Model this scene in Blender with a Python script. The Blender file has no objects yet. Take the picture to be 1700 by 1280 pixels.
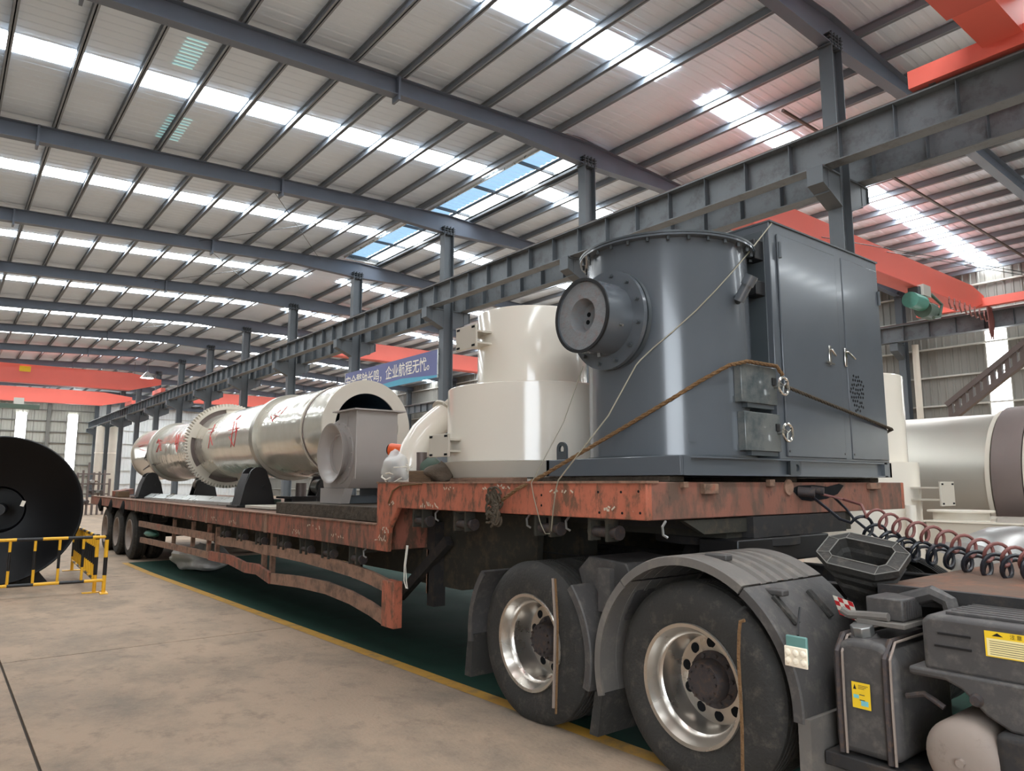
import bpy, bmesh, math, random
from mathutils import Vector, Matrix
random.seed(7)
sc = bpy.context.scene
col = sc.collection
PI = math.pi
# ------------------------------------------------------------------ camera
F, CX, CY, HOR, VX, H = 1200., 850., 640., 803., -110., 1.55
pitch = math.atan((HOR-CY)/F)
yaw = math.atan((CX-VX)/math.hypot(F, HOR-CY))
FW = Vector((math.sin(yaw)*math.cos(pitch), math.cos(yaw)*math.cos(pitch), math.sin(pitch)))
RT = Vector((math.cos(yaw), -math.sin(yaw), 0))
UP = RT.cross(FW)
CAM = Vector((0, 0, H))
cd = bpy.data.cameras.new('camera'); cam = bpy.data.objects.new('camera', cd); col.objects.link(cam)
cd.sensor_fit = 'HORIZONTAL'; cd.sensor_width = 36.0; cd.lens = F/1700*36; cd.clip_start = .05; cd.clip_end = 400
cam.matrix_world = Matrix(((RT.x, UP.x, -FW.x, 0), (RT.y, UP.y, -FW.y, 0), (RT.z, UP.z, -FW.z, H), (0, 0, 0, 1)))
sc.camera = cam
# pixel of the photograph -> point on a known plane of the place
def ray(x, y): return FW + RT*((x-CX)/F) - UP*((y-CY)/F)
def onx(x, y, X): d = ray(x, y); return CAM + d*(X/d.x)
def ony(x, y, Y): d = ray(x, y); return CAM + d*(Y/d.y)
def onz(x, y, z): d = ray(x, y); return CAM + d*((z-H)/d.z)
# ------------------------------------------------------------------ world, exposure
w = bpy.data.worlds.new('overcast_sky'); sc.world = w; w.use_nodes = True
bg = w.node_tree.nodes['Background']; bg.inputs[0].default_value = (.84, .92, 1, 1); bg.inputs[1].default_value = 4.6
sc.view_settings.view_transform = 'Standard'; sc.view_settings.look = 'None'
sc.view_settings.gamma = 1; sc.view_settings.use_curve_mapping = False
sc.view_settings.exposure = 1.2
SKYLIGHT = 10.5
# ------------------------------------------------------------------ materials
MATS = {}
def new_mat(name):
    m = bpy.data.materials.new(name); m.use_nodes = True; MATS[name] = m
    return m, m.node_tree, m.node_tree.nodes['Principled BSDF']
def srgb(r, g, b):
    f = lambda c: (c/255/12.92) if c <= 10.3 else ((c/255+.055)/1.055)**2.4
    return (f(r), f(g), f(b), 1)
def paint(name, c, rough=.4, metal=0., var=.12, scale=6., bump=0., bscale=60., c2=None, thr=(.45, .65), coat=0., c3=None, thr3=(.6, .7), scale3=2., stretch=None):
    """painted / bare surface: base colour broken by noise, second colour by patches (rust, dirt)"""
    m, nt, p = new_mat(name); N = nt.nodes; L = nt.links
    tc = N.new('ShaderNodeTexCoord'); src = tc.outputs['Object']
    if stretch:
        mp = N.new('ShaderNodeMapping'); mp.inputs['Scale'].default_value = stretch; L.new(src, mp.inputs[0]); src = mp.outputs[0]
    n1 = N.new('ShaderNodeTexNoise'); n1.inputs['Scale'].default_value = scale; n1.inputs['Detail'].default_value = 6; L.new(src, n1.inputs['Vector'])
    mx = N.new('ShaderNodeMix'); mx.data_type = 'RGBA'
    mx.inputs[6].default_value = tuple(x*(1-var) for x in c[:3])+(1,); mx.inputs[7].default_value = tuple(min(1, x*(1+var)) for x in c[:3])+(1,)
    L.new(n1.outputs[0], mx.inputs[0]); out = mx.outputs[2]
    for cc, th, s_ in ((c2, thr, scale*1.7), (c3, thr3, scale3)):
        if cc is None: continue
        n2 = N.new('ShaderNodeTexNoise'); n2.inputs['Scale'].default_value = s_; n2.inputs['Detail'].default_value = 9; n2.inputs['Roughness'].default_value = .7; L.new(src, n2.inputs['Vector'])
        mr = N.new('ShaderNodeMapRange'); mr.inputs[1].default_value = th[0]; mr.inputs[2].default_value = th[1]; L.new(n2.outputs[0], mr.inputs[0])
        m2 = N.new('ShaderNodeMix'); m2.data_type = 'RGBA'; L.new(mr.outputs[0], m2.inputs[0]); L.new(out, m2.inputs[6]); m2.inputs[7].default_value = cc
        out = m2.outputs[2]
    L.new(out, p.inputs['Base Color'])
    if rough >= .8: p.inputs['Specular IOR Level'].default_value = .25
    p.inputs['Metallic'].default_value = metal; p.inputs['Coat Weight'].default_value = coat; p.inputs['Coat Roughness'].default_value = .08
    mr = N.new('ShaderNodeMapRange'); mr.inputs[3].default_value = max(0, rough*.8); mr.inputs[4].default_value = min(1, rough*1.25); L.new(n1.outputs[0], mr.inputs[0]); L.new(mr.outputs[0], p.inputs['Roughness'])
    if bump:
        n3 = N.new('ShaderNodeTexNoise'); n3.inputs['Scale'].default_value = bscale; n3.inputs['Detail'].default_value = 4; L.new(src, n3.inputs['Vector'])
        b = N.new('ShaderNodeBump'); b.inputs['Strength'].default_value = bump; b.inputs['Distance'].default_value = .02; L.new(n3.outputs[0], b.inputs['Height']); L.new(b.outputs[0], p.inputs['Normal'])
    return m
def glow(name, c, s):
    m, nt, p = new_mat(name); p.inputs['Base Color'].default_value = (.8, .8, .8, 1)
    p.inputs['Emission Color'].default_value = c; p.inputs['Emission Strength'].default_value = s; return m
paint('slate', srgb(86, 91, 97), .2, var=.1, scale=2.5, bump=.03, bscale=3, coat=.25)
paint('slate_dark', srgb(68, 74, 78), .35, var=.15, scale=4)
paint('slate_tarnish', srgb(122, 124, 122), .14, metal=.3, var=.25, scale=3, c2=srgb(70, 82, 88), thr=(.45, .7))
paint('beige', srgb(234, 226, 212), .14, var=.03, scale=1.5, coat=.3, bump=.02, bscale=2)
paint('beige_matt', srgb(196, 188, 174), .5, var=.06, scale=3)
paint('fan_grey', srgb(160, 153, 148), .38, var=.06, scale=2.5, bump=.02, bscale=4)
paint('steel_frame', srgb(84, 90, 95), .5, var=.15, scale=1.5)
paint('purlin_steel', srgb(132, 139, 147), .5, var=.1, scale=1.5)
paint('steel_frame_blue', srgb(104, 113, 127), .5, var=.15, scale=1.5)
paint('beam_grey', srgb(100, 105, 109), .55, var=.2, scale=1.2, c2=srgb(66, 64, 64), thr=(.5, .75))
paint('roof', srgb(218, 230, 242), .45, metal=.1, var=.12, scale=.35, stretch=(.4, 1, 1))
paint('cladding', srgb(132, 130, 124), .5, var=.12, scale=.5)
paint('cladding_pale', srgb(172, 170, 160), .5, var=.12, scale=.5)
paint('cladding_white', srgb(222, 224, 224), .5, var=.05, scale=.5)
paint('girt', srgb(112, 110, 104), .5, var=.1, scale=1)
paint('girt_light', srgb(190, 188, 180), .5, var=.1, scale=1)
paint('crane_red', srgb(234, 112, 97), .4, var=.08, scale=.8)
paint('crane_red_dark', srgb(214, 100, 88), .45, var=.1, scale=.8)
paint('yellow', srgb(232, 176, 40), .45, var=.1, scale=12)
paint('black', srgb(22, 22, 24), .4, var=.3, scale=8)
paint('black_gloss', srgb(5, 5, 7), .3, var=.3, scale=3).node_tree.nodes['Principled BSDF'].inputs['Specular IOR Level'].default_value = .22
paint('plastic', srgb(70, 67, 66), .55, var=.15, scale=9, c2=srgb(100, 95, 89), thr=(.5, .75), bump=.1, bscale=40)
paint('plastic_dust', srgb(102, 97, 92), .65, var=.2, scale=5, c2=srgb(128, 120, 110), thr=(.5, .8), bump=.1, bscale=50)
paint('rubber', srgb(46, 44, 41), .75, var=.2, scale=8, c2=srgb(90, 82, 74), thr=(.52, .8), bump=.25, bscale=60)
paint('alloy', srgb(206, 200, 192), .27, metal=.95, var=.03, scale=3)
paint('hub', srgb(66, 60, 60), .6, metal=.3, var=.3, scale=20, c2=srgb(96, 76, 62), thr=(.5, .7))
paint('chassis', srgb(40, 38, 38), .7, var=.3, scale=6, c2=srgb(74, 62, 52), thr=(.52, .75))
paint('air_tank', srgb(142, 128, 118), .6, var=.12, scale=7, c2=srgb(104, 92, 82), thr=(.55, .8))
paint('chrome', srgb(225, 222, 216), .15, metal=1, var=.05)
paint('steel_bare', srgb(150, 150, 148), .35, metal=.8, var=.2, scale=6)
paint('galv', srgb(205, 207, 205), .28, metal=.7, var=.1, scale=5)
paint('wood', srgb(112, 88, 64), .75, var=.3, scale=5, stretch=(1, 1, 9), c2=srgb(72, 56, 44), thr=(.5, .7), bump=.3, bscale=20)
paint('wood_old', srgb(78, 70, 60), .85, var=.4, scale=7, c2=srgb(50, 42, 36), thr=(.45, .7), bump=.5, bscale=30)
paint('deck', srgb(104, 84, 72), .8, var=.35, scale=3, c2=srgb(132, 90, 70), thr=(.5, .7), bump=.3, bscale=25)
paint('trailer_red', srgb(152, 92, 74), .65, var=.35, scale=3.5, c2=srgb(98, 74, 60), thr=(.45, .57), c3=srgb(62, 52, 45), thr3=(.58, .68), scale3=14, bump=.15, bscale=40, stretch=(1.6, 1.6, .6))
paint('trailer_front', srgb(138, 90, 74), .65, var=.3, scale=3, c2=srgb(100, 78, 66), thr=(.45, .6), c3=srgb(64, 54, 48), thr3=(.6, .7), scale3=11, bump=.15, bscale=40, stretch=(1.4, 1.4, .7))
paint('trailer_bright', srgb(174, 98, 74), .6, var=.35, scale=5, c2=srgb(108, 76, 58), thr=(.48, .6), c3=srgb(196, 176, 150), thr3=(.66, .7), scale3=26, bump=.15, bscale=40, stretch=(1.5, 1.5, .7))
paint('trailer_brown', srgb(146, 112, 92), .75, var=.25, scale=4, c2=srgb(96, 76, 62), thr=(.45, .65), c3=srgb(160, 84, 62), thr3=(.58, .7), scale3=3, bump=.2, bscale=35)
paint('trailer_under', srgb(56, 54, 48), .85, var=.35, scale=5, c2=srgb(82, 70, 58), thr=(.5, .7))
paint('rope', srgb(118, 90, 62), .9, var=.3, scale=30, bump=.6, bscale=90)
paint('rope_dark', srgb(84, 74, 62), .9, var=.3, scale=30, bump=.6, bscale=90)
paint('wire', srgb(150, 144, 126), .5, metal=.3, var=.1)
paint('scribble', srgb(196, 182, 162), .8, var=.15, scale=20)
paint('white_paint', srgb(226, 220, 206), .7, var=.06, scale=20)
paint('white_bag', srgb(214, 212, 208), .45, var=.12, scale=14, bump=.6, bscale=18)
paint('teal_bag', srgb(70, 122, 108), .5, var=.15, scale=12, bump=.4, bscale=18)
paint('cloth', srgb(92, 80, 68), .9, var=.3, scale=14, bump=.5, bscale=30)
paint('orange', srgb(226, 92, 40), .45, var=.08)
paint('red_line', srgb(196, 44, 44), .7, var=.1, scale=18)
paint('red_paint', srgb(196, 36, 40), .5, var=.05)
paint('hose_red', srgb(128, 80, 74), .45, var=.15, scale=12, c2=srgb(96, 56, 50), thr=(.55, .8))
paint('hose_black', srgb(34, 36, 42), .35, var=.2, scale=12)
paint('label_yellow', srgb(236, 196, 40), .5, var=.04)
paint('label_cream', srgb(240, 222, 160), .5, var=.04)
paint('label_blue', srgb(120, 190, 196), .5, var=.04)
paint('lamp_teal', srgb(96, 136, 130), .5, var=.1)
paint('lamp_lens', srgb(240, 228, 206), .25, var=.04)
paint('void', srgb(10, 12, 16), .8, var=.2)
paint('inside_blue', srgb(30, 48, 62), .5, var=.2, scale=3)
paint('refractory', srgb(122, 124, 126), .8, var=.15, scale=12, c2=srgb(128, 110, 108), thr=(.5, .75), bump=.4, bscale=30)
paint('silver_old', srgb(176, 172, 162), .34, metal=.6, var=.1, scale=1.2, bump=.05, bscale=2)
paint('taupe', srgb(110, 98, 94), .5, metal=.3, var=.15, scale=3)
paint('banner_blue', srgb(92, 96, 140), .5, var=.12, scale=.8)
paint('banner_teal', srgb(72, 150, 176), .5, var=.15, scale=.8)
paint('green_motor', srgb(70, 130, 116), .5, var=.2, scale=9)
paint('concrete', srgb(160, 139, 119), .82, var=.2, scale=.9, c2=srgb(128, 115, 101), thr=(.44, .68), c3=srgb(112, 99, 87), thr3=(.52, .8), scale3=5, bump=.25, bscale=45, stretch=(1, .7, 1))
paint('concrete_joint', srgb(70, 62, 54), .9, var=.2, scale=9)
paint('green_floor', srgb(20, 56, 45), .8, var=.2, scale=1.2, c2=srgb(20, 40, 35), thr=(.5, .75))
paint('yellow_floor', srgb(186, 140, 56), .6, var=.12, scale=4, c2=srgb(146, 118, 74), thr=(.5, .65))
paint('green_machine', srgb(80, 98, 86), .6, var=.2, scale=2)
glow('skylight', (.93, .98, 1, 1), SKYLIGHT)
glow('skylight_dim', (.98, 1, .97, 1), SKYLIGHT*.5)
glow('monitor_blue', (.42, .70, 1, 1), .36).node_tree.nodes['Principled BSDF'].inputs['Base Color'].default_value = (.2, .35, .5, 1)
glow('monitor_white', (.95, .98, 1, 1), SKYLIGHT*.35)
glow('teal_leak', (.35, .9, .85, 1), .2)
glow('wall_window', (.97, 1, 1, 1), 5.0)
def drum_metal():
    m, nt, p = new_mat('drum_metal'); N = nt.nodes; L = nt.links
    tc = N.new('ShaderNodeTexCoord')
    n = N.new('ShaderNodeTexNoise'); n.inputs['Scale'].default_value = 1.6; n.inputs['Detail'].default_value = 3; L.new(tc.outputs['Object'], n.inputs['Vector'])
    n2 = N.new('ShaderNodeTexNoise'); n2.inputs['Scale'].default_value = 5; n2.inputs['Detail'].default_value = 6; L.new(tc.outputs['Object'], n2.inputs['Vector'])
    mx = N.new('ShaderNodeMix'); mx.data_type = 'RGBA'; mx.inputs[6].default_value = srgb(212, 206, 192); mx.inputs[7].default_value = srgb(232, 228, 216); L.new(n2.outputs[0], mx.inputs[0]); L.new(mx.outputs[2], p.inputs['Base Color'])
    p.inputs['Metallic'].default_value = .55; p.inputs['Roughness'].default_value = .14
    b = N.new('ShaderNodeBump'); b.inputs['Strength'].default_value = .35; b.inputs['Distance'].default_value = .06; L.new(n.outputs[0], b.inputs['Height']); L.new(b.outputs[0], p.inputs['Normal'])
drum_metal()
def film():
    m, nt, p = new_mat('film'); p.inputs['Base Color'].default_value = (.8, .8, .78, 1); p.inputs['Roughness'].default_value = .25; p.inputs['Alpha'].default_value = .55
film()
# ------------------------------------------------------------------ mesh helpers
ORG = {}
def rotm(axis):
    """3x3 with local z along axis"""
    return Vector(axis).to_track_quat('Z', 'Y').to_matrix()
class MB:
    def __init__(s): s.v = []; s.f = []; s.mi = []; s.cur = 0
    def add(s, vs, fs):
        o = len(s.v); s.v += [tuple(q) for q in vs]; s.f += [tuple(i+o for i in q) for q in fs]; s.mi += [s.cur]*len(fs); return s
    def box(s, x0, x1, y0, y1, z0, z1):
        vs = [(x, y, z) for z in (z0, z1) for y in (y0, y1) for x in (x0, x1)]
        return s.add(vs, [(0, 2, 3, 1), (4, 5, 7, 6), (0, 1, 5, 4), (2, 6, 7, 3), (0, 4, 6, 2), (1, 3, 7, 5)])
    def obox(s, c, size, M=None):
        M = M or Matrix.Identity(3); c = Vector(c); hx, hy, hz = (q/2 for q in size)
        vs = [c+M@Vector((x, y, z)) for z in (-hz, hz) for y in (-hy, hy) for x in (-hx, hx)]
        return s.add(vs, [(0, 2, 3, 1), (4, 5, 7, 6), (0, 1, 5, 4), (2, 6, 7, 3), (0, 4, 6, 2), (1, 3, 7, 5)])
    def bar(s, a, b, wd, ht=None, upv=(0, 0, 1)):
        a, b = Vector(a), Vector(b); d = (b-a); ln = d.length; d.normalize(); u = Vector(upv)
        if abs(d.dot(u)) > .98: u = Vector((1, 0, 0))
        r = d.cross(u).normalized(); u2 = r.cross(d)
        M = Matrix((r, d, u2)).transposed(); return s.obox((a+b)/2, (wd, ln, ht or wd), M)
    def prism(s, poly, axis, a0, a1):
        """poly in the two other coordinates (in x,y,z order), extruded along axis"""
        n = len(poly)
        def mk(p, a): return {'x': (a, p[0], p[1]), 'y': (p[0], a, p[1]), 'z': (p[0], p[1], a)}[axis]
        vs = [mk(p, a0) for p in poly]+[mk(p, a1) for p in poly]
        return s.add(vs, [tuple(range(n)), tuple(range(2*n-1, n-1, -1))]+[(i, n+i, n+(i+1) % n, (i+1) % n) for i in range(n)])
    def lathe(s, prof, o, axis, n=32, a0=0., a1=2*PI, close=False, phase=0.):
        """prof: (radius, height along axis)"""
        R = rotm(axis); o = Vector(o); full = abs(a1-a0-2*PI) < 1e-6; k = n if full else n+1
        vs = []; m = len(prof)
        for i in range(k):
            t = phase+a0+(a1-a0)*i/n; c, q = math.cos(t), math.sin(t)
            for r, h in prof: vs.append(o+R@Vector((r*c, r*q, h)))
        fs = []
        for i in range(n):
            j = (i+1) % k
            for q in range(m if close else m-1):
                q2 = (q+1) % m
                fs.append((i*m+q, j*m+q, j*m+q2, i*m+q2))
        if not full and close:
            fs.append(tuple(range(m))); fs.append(tuple(n*m+q for q in range(m-1, -1, -1)))
        return s.add(vs, fs)
    def cyl(s, a, b, r, r2=None, n=20):
        a, b = Vector(a), Vector(b); h = (b-a).length; r2 = r if r2 is None else r2
        return s.lathe([(0, 0), (r, 0), (r2, h), (0, h)], a, b-a, n)
    def ring(s, o, axis, r0, r1, h0, h1, n=48):
        return s.lathe([(r0, h0), (r1, h0), (r1, h1), (r0, h1)], o, axis, n, close=True)
    def tube(s, path, r, n=8, rf=None):
        P = [Vector(p) for p in path]; vs = []; prev = None; m = len(P)
        for i, p in enumerate(P):
            d = (P[min(i+1, m-1)]-P[max(i-1, 0)]).normalized()
            if prev is None: u = d.orthogonal().normalized()
            else:
                u = prev-d*prev.dot(d)
                u = u.normalized() if u.length > 1e-6 else d.orthogonal().normalized()
            prev = u; q = d.cross(u); rr = rf(i/(m-1)) if rf else r
            vs += [p+(u*math.cos(2*PI*k/n)+q*math.sin(2*PI*k/n))*rr for k in range(n)]
        fs = [(i*n+k, i*n+(k+1) % n, (i+1)*n+(k+1) % n, (i+1)*n+k) for i in range(m-1) for k in range(n)]
        fs += [tuple(range(n-1, -1, -1)), tuple((m-1)*n+k for k in range(n))]
        return s.add(vs, fs)
    def mat(s, i): s.cur = i; return s
    def build(s, name, mat, parent=None, bevel=0, smooth=True, angle=35, seg=2):
        me = bpy.data.meshes.new(name)
        if parent is not None: off = Vector(ORG[parent.name])
        else:
            xs = [q[0] for q in s.v]; ys = [q[1] for q in s.v]; off = Vector(((min(xs)+max(xs))/2, (min(ys)+max(ys))/2, min(q[2] for q in s.v)))
        me.from_pydata([(q[0]-off.x, q[1]-off.y, q[2]-off.z) for q in s.v], [], s.f)
        for q in (mat if isinstance(mat, (list, tuple)) else [mat]): me.materials.append(MATS[q])
        me.polygons.foreach_set('material_index', s.mi)
        bm = bmesh.new(); bm.from_mesh(me); bmesh.ops.recalc_face_normals(bm, faces=bm.faces); bm.to_mesh(me); bm.free()
        if smooth:
            me.polygons.foreach_set('use_smooth', [True]*len(me.polygons)); me.set_sharp_from_angle(angle=math.radians(angle))
        o = bpy.data.objects.new(name, me); col.objects.link(o)
        if parent is not None: o.parent = parent
        else: o.location = off
        ORG[o.name] = tuple(off)
        if bevel:
            b = o.modifiers.new('bevel', 'BEVEL'); b.width = bevel; b.segments = seg; b.limit_method = 'ANGLE'; b.angle_limit = math.radians(40)
        return o
def tag(o, label, cat, group=None):
    o['label'] = label; o['category'] = cat
    if group: o['group'] = group
    return o
def thing(name, loc, label, cat, group=None):
    o = bpy.data.objects.new(name, None); col.objects.link(o); o.location = loc; o.empty_display_size = .2; ORG[o.name] = tuple(loc)
    return tag(o, label, cat, group)
def struct(o): o['kind'] = 'structure'; return o
def copy_tree(o, parent=None, delta=None):
    c = o.copy(); col.objects.link(c); c.parent = parent
    if delta is not None: c.location = o.location+Vector(delta)
    ORG[c.name] = tuple(Vector(ORG[o.name])+Vector(delta or (0, 0, 0)))
    for ch in list(o.children): copy_tree(ch, c)
    return c
def part_copy(o, parent, delta):
    c = o.copy(); col.objects.link(c); c.parent = parent; c.location = o.location+Vector(delta)
    ORG[c.name] = ORG[o.name]
    for ch in list(o.children):
        d = ch.copy(); col.objects.link(d); d.parent = c
    return c
def text_geo(txt, size, bold=0.):
    cu = bpy.data.curves.new('lettering', 'FONT'); cu.body = txt; cu.size = size; cu.align_x = 'CENTER'; cu.align_y = 'CENTER'; cu.resolution_u = 3; cu.offset = bold
    ob = bpy.data.objects.new('lettering', cu); col.objects.link(ob)
    dg = bpy.context.evaluated_depsgraph_get(); me = bpy.data.meshes.new_from_object(ob.evaluated_get(dg))
    vs = [q.co.copy() for q in me.vertices]; fs = [tuple(q.vertices) for q in me.polygons]
    bpy.data.objects.remove(ob); bpy.data.curves.remove(cu); bpy.data.meshes.remove(me)
    return vs, fs
def text_on(mb, txt, size, o, u, v, sx=1., bold=0.):
    """flat lettering: centre o, reading direction u, up v"""
    vs, fs = text_geo(txt, size, bold); o, u, v = Vector(o), Vector(u).normalized(), Vector(v).normalized()
    mb.add([o+u*(q.x*sx)+v*q.y for q in vs], fs)
# ================================================================== THE HALL
XL, XR, Y0, Y1 = -5.6, 35.2, -16.0, 98.0          # inner faces of the walls
XC, RZ, SL = 14.4, 11.6, .046                      # ridge line, height, slope of the roof sheets
FRAMES = [7.1+7.5*k for k in range(-3, 13)]
def zroof(x): return RZ-SL*abs(x-XC)
# ---- floor
floor = struct(MB().box(XL, XR, Y0, Y1, -.2, -.015).build('floor', 'concrete_joint'))
xs = [XL, .585, 6.1, 11.6, 17.1, 22.6, 28.1, XR]; ys = [Y0, -10.1, -4.1, 1.9, 7.9]+[7.9+6*k for k in range(1, 15)]+[Y1]
for i in range(len(xs)-1):
    for j in range(len(ys)-1):
        g = .009
        MB().box(xs[i]+g, xs[i+1]-g, ys[j]+g, ys[j+1]-g, -.02, 0).build('concrete_slab', 'concrete', floor, smooth=False)
def lane_x(y): return 3.36-.024*(y-2.5) if y < 14 else 3.084
yy = [-16, 2.5, 14, 16.2]
MB().add([(lane_x(y)+.06, y, .002) for y in yy]+[(6.62, y, .002) for y in yy], [(i, i+4, i+5, i+1) for i in range(3)]).build('green_lane_paint', 'green_floor', floor, smooth=False)
MB().add([(lane_x(y)-.06, y, .0025) for y in yy]+[(lane_x(y)+.06, y, .0025) for y in yy], [(i, i+4, i+5, i+1) for i in range(3)]).build('yellow_line_paint', 'yellow_floor', floor, smooth=False)
MB().box(6.62, 6.75, Y0, 16.2, .0005, .0026).build('yellow_line_paint', 'yellow_floor', floor, smooth=False)
# ---- roof sheets: ribs run down the slope
def sheet(x0, x1, ya, yb, name, parent, dz=.2, mat='roof'):
    per = .30; prof = []; y = ya
    while y < yb:
        prof += [(y, 0), (min(y+.17, yb), 0), (min(y+.20, yb), .014), (min(y+.27, yb), .014)]; y += per
    prof.append((yb, 0)); n = len(prof)
    vs = [(x, q, zroof(x)+dz+h) for x in (x0, x1) for q, h in prof]
    return MB().add(vs, [(i, i+1, n+i+1, n+i) for i in range(n-1)]).build(name, mat, parent, smooth=False)
MONX0, MONX1, MONY0, MONY1 = 13.75, 15.4, 14.75, 29.6
ceiling = struct(sheet(XL, MONX0, Y0, Y1, 'ceiling', None))
sheet(MONX1, XR, Y0, Y1, 'roof_sheet', ceiling)
sheet(MONX0, XC, Y0, MONY0, 'roof_sheet', ceiling); sheet(XC, MONX1, Y0, MONY0, 'roof_sheet', ceiling)
sheet(MONX0, XC, MONY1, Y1, 'roof_sheet', ceiling); sheet(XC, MONX1, MONY1, Y1, 'roof_sheet', ceiling)
# purlins
PURL = [1.765+1.275*k for k in range(-5, 10)]
PX = [(x, -1) for x in PURL]+[(2*XC-x, 1) for x in PURL]+[(2*XC-PURL[0]+1.275*k, 1) for k in range(1, 3)]
for x, sg in PX:
    if x > XR-.1: continue
    z = zroof(x)
    p = MB().box(x-.012, x+.012, Y0, Y1, z, z+.2); p.box(x-.055, x+.055, Y0, Y1, z, z+.014); p.box(x-.055, x+.055, Y0, Y1, z+.186, z+.2)
    p.build('purlin', 'purlin_steel', ceiling, smooth=False)
# rafters (tapered I beams, deeper at the columns)
for fy in FRAMES:
    for sg in (-1, 1):
        m = MB(); xe = XL if sg < 0 else XR
        stn = [XC, XC+sg*3.2, xe]; dep = [.72, .46, .46]
        for a in range(2):
            xa, xb = stn[a], stn[a+1]; za, zb = zroof(xa)-.005, zroof(xb)-.005
            for (w_, t0, t1) in ((.13, 0, .02), (.012, .02, None), (.13, None, None)):
                if w_ == .13 and t0 == 0: q = [(xa, za), (xb, zb), (xb, zb-.02), (xa, za-.02)]
                elif w_ == .012: q = [(xa, za-.02), (xb, zb-.02), (xb, zb-dep[a+1]+.02), (xa, za-dep[a]+.02)]
                else: q = [(xa, za-dep[a]+.02), (xb, zb-dep[a+1]+.02), (xb, zb-dep[a+1]), (xa, za-dep[a])]
                m.prism(q, 'y', fy-w_, fy+w_)
        for xx in (XC+sg*6.4, XC+sg*13):       # splice plates
            z = zroof(xx); m.box(xx-.03, xx+.03, fy-.16, fy+.16, z-.6, z-.01)
        m.build('rafter', 'steel_frame_blue', ceiling, smooth=False)
# skylight panels, one per purlin gap in each strip
cells = []
for k in range(len(FRAMES)-1):
    yc = (FRAMES[k]+FRAMES[k+1])/2; hw = .39
    for side in (-1, 1):
        px = sorted([x for x, s_ in PX if s_ == side])
        px = ([XL+.1]+px+[MONX0-.1]) if side < 0 else ([MONX1-.2]+px+[XR-.1])
        for a, b in zip(px[:-1], px[1:]):
            if b-a > .25: cells.append((a+.05, b-.05, yc, hw))
cells.sort(key=lambda c: abs(c[2]-18)+(30 if c[2] < 5 else 0)+max(0, c[2]-60)*2)
def cell_geo(m, c):
    a, b, yc, hw = c
    m.add([(a, yc-hw, zroof(a)+.185), (b, yc-hw, zroof(b)+.185), (b, yc+hw, zroof(b)+.185), (a, yc+hw, zroof(a)+.185)], [(0, 1, 2, 3)])
for c in cells[:290]:
    m = MB(); cell_geo(m, c); m.build('skylight_panel', 'skylight', ceiling, smooth=False)
m = MB()
for c in cells[290:]: cell_geo(m, c)
o = m.build('skylight_panel', 'skylight', ceiling, smooth=False); o['kind'] = 'stuff'
# two thin sheet patches that let teal light through
for (a, b, ya, yb) in ((3.55, 4.0, 16.0, 17.4), (4.1, 4.7, 19.9, 21.6)):
    m = MB(); n = 9
    for i in range(n):
        y = ya+(yb-ya)*i/n; m.add([(a, y, zroof(a)+.19), (b, y, zroof(b)+.19), (b, y+.05, zroof(b)+.19), (a, y+.05, zroof(a)+.19)], [(0, 1, 2, 3)])
    m.build('leaking_skylight_patch', 'teal_leak', ceiling, smooth=False)
# ridge monitor: raised translucent ridge between the second and fourth frame
mon = MB(); n = 0; y = MONY0; prof = []
while y < MONY1: prof += [(y, 0), (y+.12, 0), (y+.15, .04), (y+.24, .04)]; y += .27
nn = len(prof); zt = RZ+.32
MB().add([(x, q, zt-.02+h) for x in (MONX0-.1, XC+.42) for q, h in prof], [(i, i+1, nn+i+1, nn+i) for i in range(nn-1)]).build('ridge_skylight', 'monitor_blue', ceiling, smooth=False)
MB().box(XC+.50, MONX1-.12, MONY0, MONY1, zt, zt+.02).build('ridge_skylight', 'monitor_white', ceiling, smooth=False)
m = MB()
for x in (MONX0, MONX1):
    m.box(x-.02, x+.02, MONY0, MONY1, RZ+.1, zt)
for y in (MONY0, MONY1): m.box(MONX0, MONX1, y-.02, y+.02, RZ+.1, zt)
m.build('ridge_upstand', 'galv', ceiling, smooth=False)
m = MB()
for y in [MONY0+i*2.45 for i in range(7)]: m.box(MONX0, MONX1, y-.03, y+.03, zt-.14, zt-.04)
m.box(XC+.42, XC+.50, MONY0, MONY1, zt-.1, zt-.03); m.box(MONX1-.02, MONX1+.08, MONY0, MONY1, RZ+.02, RZ+.16)
m.build('ridge_frame', 'steel_frame', ceiling, smooth=False)
# bracing rods and sag cables under the roof
for k in (3, 4, 6):
    ya, yb = FRAMES[k+2] if k+2 < len(FRAMES) else 0, FRAMES[min(k+3, len(FRAMES)-1)]
    for (xa, xb) in ((7.5, 12.6), (12.6, 7.5)):
        MB().tube([(xa, ya, zroof(xa)-.12), (xb, yb, zroof(xb)-.12)], .011, 6).build('brace_rod', 'steel_frame', ceiling)
MB().tube([(16.2, 9.3, 11.0), (36-1, 8.6, 9.9)], .05, 6).build('roof_pipe', 'taupe', ceiling)
for yy_ in (12.2, 13.4): MB().tube([(15.2, yy_, 8.9+(yy_-12)*.35), (35, yy_-5.5, 8.9+(yy_-12)*.35)], .012, 6).build('sag_cable', 'black', ceiling)
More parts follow.
